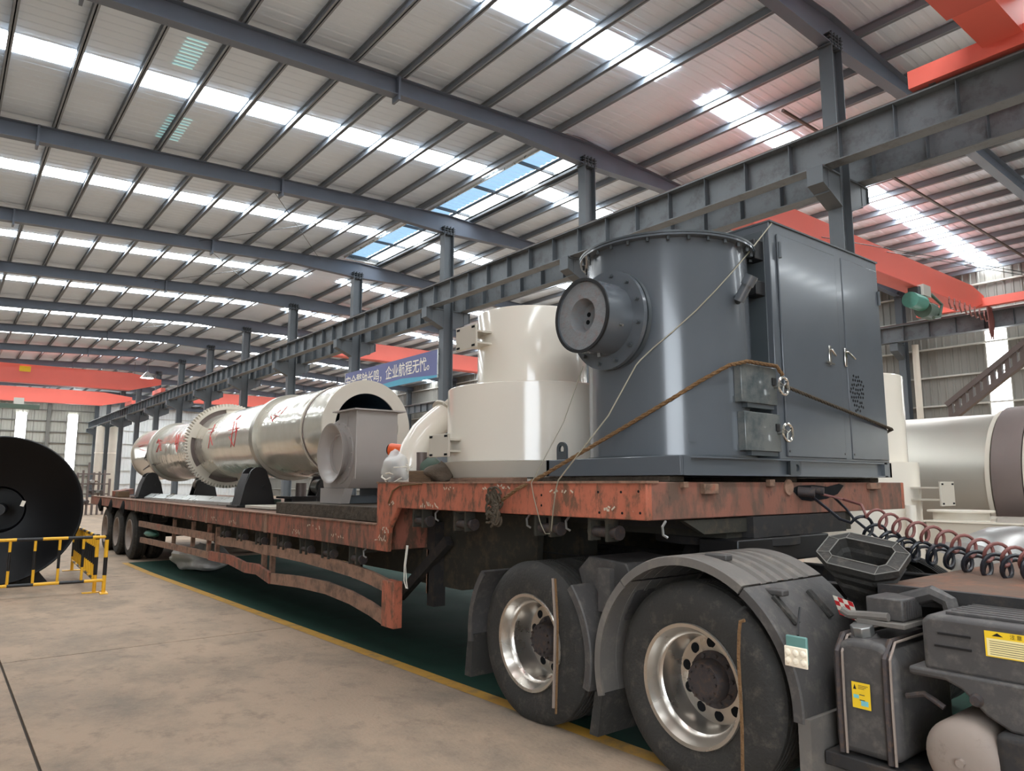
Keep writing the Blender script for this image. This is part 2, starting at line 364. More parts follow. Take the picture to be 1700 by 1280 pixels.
# ---- walls
def clad(name, mat, axis, pos, a0, a1, z0, z1, parent=None, per=.32):
    """ribbed cladding sheet; axis = normal direction"""
    prof = []; a = a0
    while a < a1: prof += [(a, 0), (min(a+.2, a1), 0), (min(a+.23, a1), .03), (min(a+.29, a1), .03)]; a += per
    prof.append((a1, 0)); n = len(prof)
    f = (lambda q, h, z: (pos-h, q, z)) if axis == 'x' else (lambda q, h, z: (q, pos-h, z))
    return MB().add([f(q, h, z) for z in (z0, z1) for q, h in prof], [(i, i+1, n+i+1, n+i) for i in range(n-1)]).build(name, mat, parent, smooth=False)
wb = struct(clad('wall_back', 'cladding_pale', 'y', Y1, XL, XC, 0, 11.7))
for z in [1.2+1.25*k for k in range(9)]: MB().box(XL, XC, Y1-.16, Y1-.04, z-.05, z+.05).build('girt', 'girt', wb, smooth=False)
for x in (-1.0, 9.7): MB().box(x-.18, x+.18, Y1-.35, Y1-.05, 0, 11.2).build('wind_column', 'girt', wb, smooth=False)
wn = 0
for xa, xb in ((1.2, 2.1), (6.6, 7.6), (11.6, 12.6)):
    wn += 1
    wo = struct(MB().box(xa, xb, Y1-.20, Y1-.17, 1.5, 9.5).build('window_%d' % wn, 'wall_window', smooth=False))
    mm = MB()
    mm.box(xa-.05, xa, Y1-.22, Y1-.02, 1.5, 9.5); mm.box(xb, xb+.05, Y1-.22, Y1-.02, 1.5, 9.5); mm.build('window_frame', 'girt', wo, smooth=False)
wbr = struct(clad('wall_back_right', 'cladding_white', 'y', Y1, XC, XR, 0, 11.7))
for z in [1.5+1.6*k for k in range(7)]: MB().box(XC, XR, Y1-.14, Y1-.05, z-.04, z+.04).build('girt', 'girt_light', wbr, smooth=False)
wr = struct(clad('wall_right', 'cladding', 'x', XR, Y0, Y1, 0, 10.9))
for z in [.9, 2.3, 3.7, 5.0, 6.3, 7.6, 9.0, 10.2]: MB().box(XR-.2, XR-.05, Y0, Y1, z-.035, z+.035).build('girt', 'girt_light', wr, smooth=False)
for k, (ya, yb) in enumerate(((10.55, 11.35), (18.0, 18.8), (25.5, 26.3), (33, 33.8), (40.5, 41.3), (3.0, 3.8))):
    wo = struct(MB().box(XR-.045, XR-.035, ya, yb, 1.2, 8.1).build('window_%d' % (wn+k+1), 'wall_window', smooth=False))
    mm = MB()
    mm.box(XR-.06, XR-.02, ya-.04, ya, 1.2, 8.1); mm.box(XR-.06, XR-.02, yb, yb+.04, 1.2, 8.1); mm.build('window_frame', 'girt_light', wo, smooth=False)
# long left wall with the open truck gate behind the photographer
wl = struct(clad('wall_left', 'cladding', 'x', XL, 2.0, Y1, 0, 10.9))
clad('wall_sheet', 'cladding', 'x', XL, Y0, -11.5, 0, 10.9, wl); clad('wall_sheet', 'cladding', 'x', XL, -11.5, -3.4, 6.0, 10.9, wl); clad('wall_sheet', 'cladding', 'x', XL, -3.4, 2.0, 0, 10.9, wl)
for z in [1.2+1.4*k for k in range(7)]: MB().box(XL+.02, XL+.14, 2.0, Y1, z-.04, z+.04).build('girt', 'girt', wl, smooth=False)
wf = struct(clad('wall_front', 'cladding', 'y', Y0, XL, XR, 0, 11.7))
# yard outside the open gates
struct(MB().box(-60, 60, -60, Y0-.1, -.3, -.02).build('ground_outside', 'concrete', smooth=False))
struct(MB().box(-60, XL-.1, Y0-.1, 100, -.3, -.02).build('ground_outside_left', 'concrete', smooth=False))
# ---- middle row of columns
ORD = ['first', 'second', 'third', 'fourth', 'fifth', 'sixth', 'seventh', 'eighth', 'ninth', 'tenth', 'eleventh', 'twelfth']
def column_thing(x, fy, label, ztop, brackets=(-1, 1), grp='middle row of crane columns'):
    t = thing('steel_column', (x, fy, 0), label, 'column', grp)
    m = MB()
    for sg in (-1, 1): m.box(x+sg*.2-.012, x+sg*.2+.012, fy-.15, fy+.15, .02, ztop)
    m.box(x-.19, x+.19, fy-.008, fy+.008, .02, ztop); m.build('shaft', 'steel_frame', t, smooth=False)
    MB().box(x-.32, x+.32, fy-.28, fy+.28, 0, .03).build('base_plate', 'steel_frame', t, smooth=False)
    for sg in brackets:
        m = MB(); a, b = x+sg*.21, x+sg*.95
        for dy in (-.13, .13): m.prism([(a, 7.9), (b, 7.9), (b, 7.56), (a, 7.22)], 'y', fy+dy-.01, fy+dy+.01)
        m.box(min(a, b), max(a, b), fy-.17, fy+.17, 7.88, 7.915); m.box(x+sg*.7-.012, x+sg*.7+.012, fy-.15, fy+.15, 7.4, 7.88)
        m.prism([(a, 7.22), (b, 7.56), (b, 7.54), (a, 7.20)], 'y', fy-.17, fy+.17)
        m.box(b-.012, b+.012, fy-.17, fy+.17, 7.54, 7.9); m.build('bracket', 'steel_frame', t, smooth=False)
    m = MB()
    for q in (-.2, -.07, .07, .2): m.box(x+q-.008, x+q+.008, fy-.16, fy+.16, ztop-.05, ztop+.28)
    for q in range(4): m.box(x-.28, x+.28, fy-.15, fy+.15, ztop-.03+q*.08, ztop-.015+q*.08)
    m.build('cap_plates', 'steel_frame', t, smooth=False)
    return t
vis = [f for f in FRAMES if f > 5]
for i, fy in enumerate(vis[:12]):
    column_thing(XC, fy, 'dark steel column of the middle row, %s one from the camera' % ORD[i], RZ-.74)
column_thing(XC, vis[-1], 'last dark steel column of the middle row, against the back wall', RZ-.74) if len(vis) > 12 else None
for i, fy in enumerate([f for f in FRAMES if 4 < f < 60]):
    column_thing(XR-.45, fy, 'steel wall column along the right wall, %s one from the camera' % ORD[i], zroof(XR)-.5, brackets=(-1,), grp='right wall columns')
# ---- crane runway beams
def runway(x, label, ya=Y0, yb=Y1-.6):
    t = thing('crane_runway_beam', (x, (ya+yb)/2, 7.93), label, 'beam', 'crane runway beams')
    m = MB(); m.box(x-.17, x+.17, ya, yb, 7.925, 7.95); m.box(x-.19, x+.19, ya, yb, 8.63, 8.655); m.box(x-.008, x+.008, ya, yb, 7.95, 8.63)
    m.build('girder', 'beam_grey', t, smooth=False)
    MB().prism([(x-.05, 8.655), (x+.05, 8.655), (x+.02, 8.69), (x+.035, 8.76), (x-.035, 8.76), (x-.02, 8.69)], 'y', ya, yb).build('rail', 'taupe', t, smooth=False)
    first = None; k = 0; y = .2
    while y < yb-.2:
        if first is None:
            m = MB(); m.box(x-.16, x+.16, y-.006, y+.006, 7.95, 8.63); first = m.build('stiffener', 'steel_frame', t, smooth=False)
        else: part_copy(first, t, (0, y-.2, 0))
        y += 1.071
    return t
runway(XC-.7, 'dark crane runway beam on the near side of the middle columns')
runway(XC+.7, 'dark crane runway beam on the far side of the middle columns')
runway(XR-1.3, 'dark crane runway beam along the right wall')
runway(XL+1.0, 'crane runway beam along the left wall')
# ---- overhead cranes
def crane(name, label, ycs, xa, xb, z0, dep, taper=1.6, wdt=.5, trucklen=2.6, grp='red overhead cranes', truck_y=None, blunt=False):
    t = thing('overhead_crane', ((xa+xb)/2, ycs[0], z0), label, 'crane', grp)
    for yc in ycs:
        prof = [(xa, z0+dep*.45), (xa, z0+dep*.75), (xa+taper, z0+dep), (xb-taper, z0+dep), (xb, z0+dep*.75), (xb, z0+dep*.45), (xb-taper, z0), (xa+taper, z0)]
        if blunt: prof = [(xa, z0), (xa, z0+dep), (xb-.5, z0+dep), (xb, z0+dep*.6), (xb, z0)]
        g = MB(); g.prism(prof, 'y', yc-wdt/2, yc+wdt/2); gg = g.build('girder', 'crane_red', t, smooth=False)
        MB().box(xa+taper, xb-taper, yc-wdt/2-.06, yc+wdt/2+.06, z0-.03, z0).build('bottom_flange', 'crane_red_dark', t, smooth=False)
    ym = truck_y if truck_y is not None else sum(ycs)/len(ycs)
    for x in (xa+.1, xb-.1):
        MB().box(x-.16, x+.16, ym-trucklen/2, ym+trucklen/2, 8.78, 9.12).build('end_truck', 'crane_red', t, smooth=False)
        for s_ in (-1, 1):
            MB().cyl((x-.05, ym+s_*(trucklen/2-.35), 8.86), (x+.05, ym+s_*(trucklen/2-.35), 8.86), .1).build('wheel', 'steel_bare', t)
    return t
c1 = crane('a', 'red overhead crane passing above the camera, at top right', [3.72], XL+1.1, XC-.62, 8.98, 1.1, trucklen=3.0, wdt=.6, truck_y=3.75, blunt=True)
MB().box(XC-2.2, XC-1.0, 3.2, 3.47, 9.5, 9.9).build('junction_box', 'crane_red', c1, smooth=False)
c2 = crane('b', 'red box girder crane with hanging cables beyond the grey furnace', [11.0], XC+.8, XR-1.75, 8.55, .95, taper=1.2, wdt=.55, trucklen=4.6)
m = MB()
for i in range(9):
    x = XR-5.5+i*.5; m.tube([(x, 10.68, 8.6), (x-.1, 10.66, 8.35), (x+.05, 10.66, 8.15), (x+.25, 10.67, 8.2)], .03, 6)
for i in range(7): m.tube([(XR-1.9+i*.08, 10.6, 8.8), (XR-2.0+i*.1, 10.55, 8.2), (XR-1.95+i*.06, 10.55, 7.6-.1*(i % 3))], .025, 6)
m.build('festoon_cable', 'hose_red', c2)
hz = thing('hoist_trolley', (27.3, 10.9, 7.6), 'green hoist trolley with cables hanging under the red crane beyond the cabinet', 'hoist')
MB().box(27.0, 27.6, 10.5, 10.8, 8.2, 8.6).build('control_box', 'girt_light', hz, smooth=False)
MB().cyl((26.3, 10.7, 7.95), (27.2, 10.7, 7.95), .28).build('hoist_motor', 'green_motor', hz)
m = MB(); m.cyl((27.3, 10.7, 7.75), (28.0, 10.7, 7.75), .3); m.tube([(27.6, 10.5, 8.3), (28.2, 10.4, 8.0), (27.9, 10.4, 7.5), (27.4, 10.4, 7.4)], .06, 8); m.build('cable_drum', 'green_machine', hz)
MB().box(26.9, 27.1, 10.6, 11.0, 8.2, 8.52).build('hanger', 'steel_frame', hz)
crane('c', 'red overhead crane crossing behind the blue slogan banner', [38.2], XC+.8, XR-1.2, 8.8, .95, trucklen=2.6)
c4 = crane('d', 'red overhead crane high on the far left with a yellow plate', [63.5, ], XL+1.1, XC-.6, 8.9, 1.35, taper=2.2, trucklen=3.0)
MB().box(4.2, 4.9, 63.5-.29, 63.5-.26, 9.7, 10.1).build('capacity_plate', 'label_yellow', c4, smooth=False)
crane('e', 'farther red overhead crane below and behind the yellow plated one', [74.5], XL+1.1, XC-.6, 8.6, 1.2, taper=2.4, trucklen=3.0)
crane('f', 'far red overhead crane seen between columns above the silver drum', [68.0], XC+.8, XR-1.2, 8.7, 1.0, trucklen=2.6)
hb = thing('hook_block', (4.9, 72, 8.0), 'dark hook block hanging under the far red crane at left', 'hook')
MB().box(3.6, 6.4, 71.6, 72.4, 7.7, 8.05).build('spreader', 'green_machine', hb, smooth=False)
m = MB(); m.box(4.6, 5.3, 71.8, 72.2, 8.05, 8.6); m.build('trolley', 'girt_light', hb, smooth=False)
m = MB()
for x in (3.9, 4.6, 5.3, 6.1): m.tube([(x, 72, 7.7), (x, 72, 4.3)], .02, 5)
m.build('chain', 'girt', hb)
# ---- banner between two columns
ba = thing('slogan_banner', (XC-.25, 26, 5.2), 'blue safety slogan banner with white Chinese lettering hung between columns', 'banner')
bx = XC-.26; y_a, y_b = 22.25, 29.9
MB().box(bx, bx+.03, y_a, y_b, 5.42, 6.46).build('banner_sheet', 'banner_blue', ba, smooth=False)
MB().add([(bx-.004, y_a, 5.42), (bx-.004, y_b, 5.42), (bx-.004, y_b, 5.50), (bx-.004, (y_a*2+y_b)/3, 5.66), (bx-.004, y_a, 5.50)], [(0, 1, 2, 3, 4)]).build('banner_stripe', 'banner_teal', ba, smooth=False)
for i, ch in enumerate('安全警钟长鸣，企业航程无忧。'):
    m = MB(); text_on(m, ch, .58, (bx-.006, (y_a+y_b)/2+.1+(6.5-i)*.53, 5.98), (0, -1, 0), (0, 0, 1), sx=.92, bold=.004)
    o = m.build('character', 'white_paint', ba, smooth=False); o['kind'] = 'stuff'
for (px, py, yq, lb) in ((244, 628, 60, 'right'), (222, 640, 66, 'left')):
    p = ony(px, py, yq); t = thing('high_bay_lamp', (p.x, p.y, p.z), 'lit round high bay lamp under the far roof, %s one of the pair' % lb, 'lamp', 'high bay lamps')
    MB().lathe([(.05, .5), (.12, .45), (.45, .05), (.5, 0)], p, (0, 0, 1), 24).build('reflector', 'galv', t); MB().lathe([(0, .02), (.45, .02)], p, (0, 0, 1), 24).build('bulb', 'wall_window', t); MB().cyl(p+Vector((0, 0, .45)), (p.x, p.y, zroof(p.x)+.05), .02, n=6).build('hanger_rod', 'steel_frame', t)
MB().box(bx-.01, bx+.04, y_a-.05, y_a, 5.40, 6.48).build('banner_frame', 'galv', ba, smooth=False); MB().box(bx-.01, bx+.04, y_b, y_b+.05, 5.40, 6.48).build('banner_frame', 'galv', ba, smooth=False)
# ================================================================== FLATBED TRAILER
TX0, TX1 = 3.20, 6.48; TXM = (TX0+TX1)/2
YF, YS, YR = 2.80, 6.03, 21.4                       # front, step, rear
ZG0, ZG1 = 1.34, 1.56                               # gooseneck rail
def zl1(y): return 1.175+.0038*(y-YS)               # lower deck rail top / bottom
def zl0(y): return .950+.0060*(y-YS)
tr = thing('flatbed_trailer', (TXM, 12, 0), 'long rusty red flatbed trailer with raised gooseneck deck, loaded with machines', 'trailer')
for X0, X1 in ((TX0, TX0+.05), (TX1-.05, TX1)):
    MB().prism([(YS, ZG1), (YF, ZG1), (YF, ZG0), (5.65, ZG0), (5.81, 1.15), (5.83, .95), (YS, .95)], 'x', X0, X1).build('gooseneck_rail', 'trailer_bright', tr, bevel=.006)
front = MB().box(TX0+.05, TX1-.05, YF, YF+.05, ZG0, ZG1).build('front_plate', 'trailer_front', tr, bevel=.006)
sy = [YS+.002, 8.85, 11.3, 13.7, 16.1, 18.6, YR]
for X0, X1 in ((TX0, TX0+.06), (TX1-.06, TX1)):
    for a, b in zip(sy[:-1], sy[1:]):
        MB().prism([(a+.006, zl0(a)), (b-.006, zl0(b)), (b-.006, zl1(b)), (a+.006, zl1(a))], 'x', X0, X1).build('side_rail', 'trailer_red', tr, bevel=.006)
    for b in sy[1:-1]: MB().prism([(b-.05, zl0(b)-.004), (b+.05, zl0(b)-.004), (b+.05, zl1(b)+.002), (b-.05, zl1(b)+.002)], 'x', X0-.006, X0).build('rail_joint_plate', 'trailer_brown', tr)
# top lip of the rail, decks
m = MB(); m.prism([(YS, zl1(YS)), (YR, zl1(YR)), (YR, zl1(YR)+.012), (YS, zl1(YS)+.012)], 'x', TX0-.012, TX0+.1); m.build('rail_lip', 'trailer_brown', tr)
m = MB(); m.box(TX0-.01, TX0+.1, YF-.01, YS, ZG1-.008, ZG1+.006); m.build('rail_lip', 'trailer_brown', tr)
nb = 12; wv = (TX1-TX0-.2)/nb
for i in range(nb):
    xa = TX0+.1+i*wv
    MB().prism([(YS, zl1(YS)-.03), (YR, zl1(YR)-.03), (YR, zl1(YR)+.006), (YS, zl1(YS)+.006)], 'x', xa+.006, xa+wv-.006).build('deck_plank', 'deck', tr)
MB().box(TX0+.05, TX1-.05, YF+.05, YS, ZG1-.03, ZG1-.004).build('gooseneck_deck_plate', 'deck', tr)
MB().box(TX0+.06, TX1-.06, YS-.04, YS, .95, ZG1-.004).build('step_plate', 'trailer_red', tr)
MB().box(TX0, TX1, YR-.05, YR, zl0(YR), zl1(YR)).build('rear_plate', 'trailer_brown', tr)
# under structure
for x in (4.15, 5.53):
    MB().prism([(4.25, ZG0), (YS+.6, .94), (YR, 1.03), (YR, .86), (16, .62), (YS, .60), (4.6, .70), (4.25, .95)], 'x', x-.1, x+.1).build('main_beam', 'trailer_under', tr)
    MB().box(x-.12, x+.12, YF+.06, 4.3, 1.2, ZG0).build('main_beam', 'trailer_under', tr)
MB().box(TX0+.75, TX1-.75, YF+.1, YS-.05, 1.25, ZG0-.005).build('kingpin_plate', 'chassis', tr)
MB().prism([(4.35, 1.3), (YS-.05, 1.3), (YS+.1, .62), (5.4, .62), (4.4, .78)], 'x', 3.72, 3.78).build('gooseneck_web', 'trailer_under', tr)
first = None
for k in range(19):
    y = 6.4+k*.78
    if first is None: first = MB().box(TX0+.07, TX1-.07, y-.035, y+.035, .90, 1.02).build('cross_member', 'trailer_under', tr)
    else: part_copy(first, tr, (0, k*.78, k*.0045))
# strap winches hung under the rail
def winch(y, ztop, dz=.1):
    m = MB(); m.prism([(y-.087, ztop-dz-.055), (y-.063, ztop-dz-.055), (y-.063, ztop-.012), (y+.063, ztop-.012), (y+.063, ztop-dz-.055), (y+.087, ztop-dz-.055), (y+.087, ztop), (y-.087, ztop)], 'x', TX0+.03, TX0+.12)
    a = m.build('strap_winch', 'trailer_under', tr)
    MB().cyl((TX0+.07, y-.13, ztop-dz), (TX0+.07, y+.1, ztop-dz), .032, n=14).build('winch_drum', 'hub', a)
    MB().lathe([(0, 0), (.045, 0), (.045, .02), (0, .02)], (TX0+.07, y-.15, ztop-dz), (0, 1, 0), 12).build('ratchet', 'hub', a)
for px in (700, 770): winch(onx(px, 860, TX0+.07).y, ZG0)
for px in (908, 1000): winch(onx(px, 880, TX0+.07).y, ZG0, .085)
for px in (592, 545, 508, 470, 432, 400, 372): y = onx(px, 915, TX0+.07).y; winch(y, zl0(y), .12)
for px in (610, 728, 880, 945, 1105):
    y = onx(px, 860, TX0+.05).y; zt = ZG0 if px > 640 else zl0(y)
    MB().tube([(TX0+.05, y, zt), (TX0+.02, y, zt-.03), (TX0+.02, y-.005, zt-.075), (TX0+.04, y-.02, zt-.09)], .008, 6).build('rope_hook', 'steel_bare', tr)
# holes in the rail
for (px, py) in ((899, 822), (899, 839), (993, 817), (1031, 817), (1060, 816), (995, 851), (1033, 852), (1063, 852)):
    p = onx(px, py, TX0); MB().cyl((TX0-.002, p.y, p.z), (TX0+.02, p.y, p.z), .008, n=10).build('bolt_hole', 'void', tr)
# front face fittings: torn service opening, lamps, hooks
m = MB(); pts = [ony(x, y, YF) for x, y in ((1312, 812), (1325, 806), (1350, 805), (1372, 808), (1392, 803), (1400, 806), (1390, 820), (1372, 828), (1345, 832), (1330, 830))]
m.add([(p.x, YF-.004, p.z) for p in pts], [tuple(range(len(pts)))]); m.build('service_opening', 'void', tr)
p = ony(1308, 809, YF); MB().lathe([(0, 0), (.055, 0), (.055, .012), (0, .012)], (p.x, YF, p.z), (0, -1, 0), 20).build('round_lamp_seat', 'trailer_brown', tr)
for (x0, x1, y0, y1) in ((1162, 1186, 803, 820), (1271, 1280, 796, 808), (1438, 1456, 802, 812), (1128, 1136, 800, 810)):
    a, b = ony(x0, y0, YF), ony(x1, y1, YF); MB().box(a.x, b.x, YF-.035, YF, b.z, a.z).build('tie_bracket', 'trailer_brown', tr, bevel=.004)
MB().box(4.2, 5.4, YF-.03, 3.6, 1.2, 1.335).build('coupler_skirt', 'chassis', tr)
MB().prism([(3.55, 1.33), (5.3, 1.33), (5.1, 1.24), (3.75, 1.24)], 'y', YF+.02, YF+.06).build('front_skirt', 'trailer_under', tr)
# paint scribbles on the rail (worn white numbers)
def strokes(mb, cx, cy, w, hgt, plane, n=7, th=.012):
    """illegible hand painted marks on a vertical rail face: cx along y, cy = z"""
    for k in range(n):
        y = cx+(k/(n-1)-.5)*w; a = random.uniform(-.5, .5)*hgt; b = a+random.choice((-1, 1))*random.uniform(.4, .9)*hgt
        b = max(-hgt/2, min(hgt/2, b)); mb.bar((plane, y, cy+a), (plane, y+random.uniform(-.03, .03), cy+b), th, .002, upv=(1, 0, 0))
m = MB()
for (px, py, wd, hh, n) in ((712, 838, .24, .05, 9), (745, 812, .14, .03, 5), (650, 835, .10, .04, 5), (640, 880, .10, .05, 6), (632, 893, .16, .05, 9), (492, 883, .20, .05, 6), (560, 889, .26, .035, 6), (386, 867, .28, .05, 6), (355, 861, .22, .05, 5), (318, 858, .3, .05, 5), (1010, 845, .06, .03, 6), (836, 808, .1, .03, 6), (810, 811, .08, .02, 4), (930, 816, .2, .02, 6), (520, 875, .3, .04, 5)):
    p = onx(px, py, TX0); strokes(m, p.y, p.z, wd, hh, TX0-.003, n, .01)
o = m.build('painted_marks', 'scribble', tr, smooth=False); o['kind'] = 'stuff'
# side guard: two bent planks, posts and a red end post
def plank(pxs, X, hgt, name, mat):
    P = [onx(px, py, X) for px, py in pxs]; m = MB(); n = len(P); th = .035
    vs = []
    for p in P: vs += [(X, p.y, p.z-hgt/2), (X, p.y, p.z+hgt/2), (X+th, p.y, p.z+hgt/2), (X+th, p.y, p.z-hgt/2)]
    fs = [(i*4+k, i*4+(k+1) % 4, i*4+4+(k+1) % 4, i*4+4+k) for i in range(n-1) for k in range(4)]+[(0, 1, 2, 3), (n*4-4, n*4-1, n*4-2, n*4-3)]
    m.add(vs, fs); return m.build(name, mat, tr)
GX = 3.25
plank([(230, 869), (285, 880), (352, 892)], GX, .11, 'guard_plank', 'trailer_brown')
plank([(360, 897), (400, 903), (444, 914)], GX, .115, 'guard_plank', 'trailer_brown')
plank([(446, 913), (500, 924), (545, 936), (585, 948), (615, 960), (641, 973)], GX, .12, 'guard_plank', 'trailer_brown')
plank([(232, 896), (300, 911), (345, 922)], GX, .10, 'guard_plank', 'trailer_brown')
plank([(345, 922), (380, 929), (405, 942), (425, 945), (446, 960)], GX-.02, .13, 'guard_plank', 'trailer_red')
plank([(446, 960), (495, 966), (540, 976), (580, 992), (612, 1010), (641, 1030)], GX, .125, 'guard_plank', 'trailer_brown')
for px, ya, yb in ((320, 878, 908), (347, 872, 925), (360, 892, 928), (438, 905, 952), (452, 903, 958), (289, 866, 905), (590, 913, 960)):
    a, b = onx(px, ya, GX+.05), onx(px, yb, GX+.05); MB().box(GX+.036, GX+.09, a.y-.03, a.y+.03, b.z, max(a.z, .95)).build('guard_post', 'trailer_brown', tr)
a, b = onx(634, 962, GX-.03), onx(652, 1045, GX-.03)
MB().box(GX-.03, GX+.06, b.y, a.y, b.z, a.z).build('guard_end_post', 'trailer_bright', tr, bevel=.006)
# landing leg and brace
a, b = onx(745, 898, 3.6), onx(664, 990, 3.6); MB().bar(a, b, .07, .09).build('leg_brace', 'chassis', tr)
MB().box(3.62, 3.74, 5.7, 5.82, .45, 1.2).build('landing_leg', 'chassis', tr)
p = onx(709, 985, 3.62); MB().box(3.62, 3.65, p.y-.02, p.y+.02, p.z, .95).build('drop_bar', 'trailer_brown', tr)
m = MB()
for q in (0, .02): m.tube([(3.26, 5.56+q, 1.02), (3.25, 5.58+q, .85), (3.25, 5.56+q*2, .72), (3.25, 5.54+q, .66)], .005, 6)
m.build('hanging_cord', 'white_paint', tr)
p = onx(602, 925, 3.4); MB().cyl((3.35, p.y, p.z-.1), (3.35, p.y, zl0(p.y)), .05).build('air_valve', 'chassis', tr)
# ---- wheels
def tyre_mb(R, W, o, ax, rim):
    """o = outer face centre, ax = inward axis"""
    q = W; pr = [(rim, .012), (rim+.03, .002), (R*.78, -.006), (R*.9, .006), (R*.965, .03), (R, .055)]
    g = 5
    for k in range(g):
        a = .055+(q-.11)*k/g; b = .055+(q-.11)*(k+1)/g
        pr += [(R, a+.012), (R, b-.008)] + ([(R-.014, b-.006), (R-.014, b+.006), (R, b+.008)] if k < g-1 else [])
    pr += [(R, q-.055), (R*.965, q-.03), (R*.9, q-.006), (R*.78, q+.004), (rim+.03, q-.002), (rim, q-.012)]
    return MB().lathe(pr, o, ax, 72)
def wheel(parent, y, z, R, xo, sg, rim_mat='alloy', dual=True, holes=True, rimR=.30):
    """sg=+1: outer face looks to -x"""
    ax = (sg, 0, 0); o = Vector((xo, y, z)); A = Vector(ax)
    t = tyre_mb(R, .285, o, ax, rimR).build('tyre', 'rubber', parent, angle=25)
    r = MB(); r.lathe([(rimR+.004, .016), (rimR+.018, .002), (rimR+.014, -.008), (rimR-.005, -.004), (rimR-.016, .02), (rimR-.03, .05), (rimR-.036, .07), (rimR-.048, .08), (rimR-.054, .14), (rimR-.06, .195), (rimR-.07, .212), (rimR-.085, .216), (.145, .205), (.142, .23)], o, ax, 56)
    rm = r.build('rim', rim_mat, t)
    h = MB(); h.lathe([(.15, .22), (.15, .198), (.128, .19), (.112, .185), (.108, .12), (.098, .105), (.06, .10), (0, .10)], o, ax, 32)
    h.build('hub', 'hub', t)
    if holes:
        rr = (rimR-.082+.145)/2+.006
        for k in range(10):
            th = 2*PI*(k+.35)/10; p = o+A*.208+Vector((0, math.cos(th)*rr, math.sin(th)*rr))
            MB().lathe([(0, .0), (.027, 0), (.03, .004)], p, ax, 14).build('hand_hole', 'void', t)
        for k in range(10):
            th = 2*PI*(k+.85)/10; p = o+A*.175+Vector((0, math.cos(th)*.128, math.sin(th)*.128))
            MB().cyl(p, p+A*.03, .013, n=6).build('lug_nut', 'hub', t)
        for k in range(12):
            th = 2*PI*k/12; p = o+A*.09+Vector((0, math.cos(th)*.085, math.sin(th)*.085)); MB().cyl(p, p+A*.02, .008, n=6).build('hub_bolt', 'hub', t)
    if dual:
        o2 = o+A*.33; t2 = tyre_mb(R, .285, o2, ax, rimR).build('tyre', 'rubber', parent, angle=25)
        MB().lathe([(rimR+.004, 0), (rimR-.03, .05), (rimR-.03, .25), (rimR, .27)], o2, ax, 40).build('rim', 'hub', t2)
    return t
for y in (16.95, 18.3, 19.65):
    wheel(tr, y, .5, .5, 3.27, 1, rim_mat='air_tank', holes=False); wheel(tr, y, .5, .5, TX1-.07, -1, rim_mat='air_tank', holes=False)
    MB().cyl((3.7, y, .5), (TX1-.5, y, .5), .07).build('axle', 'chassis', tr)
    MB().lathe([(0, 0), (.12, 0), (.12, .3), (0, .3)], (3.55, y-.55, .88), (1, 0, 0), 16).build('air_spring', 'chassis', tr)
    MB().lathe([(0, -.05), (.16, 0), (.16, .06), (0, .06)], (TX0-.01, y+.4, zl0(y)+.02), (1, 0, 0), 18).build('spring_hanger', 'void', tr)
# ================================================================== TRUCK TRACTOR
TY1, TY2 = 3.86, 2.53; WX = 3.20; TRX = 4.5
tt = thing('truck_tractor', (TRX, 2.0, 0), 'dark dusty truck tractor chassis with twin rear axles under the trailer nose', 'truck')
for y in (TY1, TY2):
    wheel(tt, y, .5, .527, WX, 1); wheel(tt, y, .5, .527, 2*TRX-WX, -1, holes=False)
    MB().cyl((WX+.25, y, .5), (2*TRX-WX-.25, y, .5), .085).build('axle', 'chassis', tt)
    MB().lathe([(0, -.28), (.14, -.22), (.24, 0), (.14, .22), (0, .28)], (TRX, y, .5), (0, 1, 0), 20).build('axle_housing', 'chassis', tt)
for x in (TRX-.42, TRX+.42):
    m = MB(); m.box(x-.006, x+.006, -1.2, 4.9, .72, .99); m.box(x-.045, x+.045, -1.2, 4.9, .72, .73); m.box(x-.045, x+.045, -1.2, 4.9, .98, .99); m.build('frame_rail', 'chassis', tt)
for y in (-.8, .4, 1.6, 3.2, 4.8): MB().box(TRX-.42, TRX+.42, y-.06, y+.06, .76, .95).build('cross_member', 'chassis', tt)
fw_ = MB(); n = 24; pr = []
for k in range(n): th = 2*PI*k/n; pr.append((TRX+.47*math.cos(th), 3.2+.52*math.sin(th)))
fw_.prism(pr, 'z', 1.14, 1.2); fwo = fw_.build('fifth_wheel_plate', 'chassis', tt, bevel=.008)
MB().prism([(TRX-.35, .99), (TRX+.35, .99), (TRX+.25, 1.15), (TRX-.25, 1.15)], 'y', 3.05, 3.35).build('fifth_wheel_stand', 'chassis', tt)
MB().box(TRX-.55, TRX+.55, 2.72, 3.02, 1.04, 1.2).build('front_ramp', 'black', tt, bevel=.01)
# fenders
def fender(y, R, a0, a1, x0=3.15, x1=3.9, lip=.05, grooves=True, mat='plastic_dust', name='fender', th=.016):
    n = 40; pr = []; k = 8
    m = MB(); sect = [(x0, R-lip), (x0, R-.006), (x0+.01, R)]
    xa = x0+.1
    if grooves:
        for q in range(5):
            b = x0+.16+q*.1; sect += [(b, R), (b+.012, R-.018), (b+.045, R-.018), (b+.057, R)]
    sect += [(x1-.01, R), (x1, R-.006), (x1, R-lip*.5), (x1-th, R-lip*.5), (x1-th, R-th), (x0+th, R-th), (x0+th, R-lip)]
    vs = []; N = len(sect)
    for i in range(n+1):
        t = math.radians(a0+(a1-a0)*i/n)
        for x, r in sect: vs.append((x, y+r*math.cos(t), .5+r*math.sin(t)))
    fs = [(i*N+q, i*N+(q+1) % N, (i+1)*N+(q+1) % N, (i+1)*N+q) for i in range(n) for q in range(N)]+[tuple(range(N)), tuple(n*N+q for q in range(N-1, -1, -1))]
    m.add(vs, fs); return m.build(name, mat, tt, angle=30)
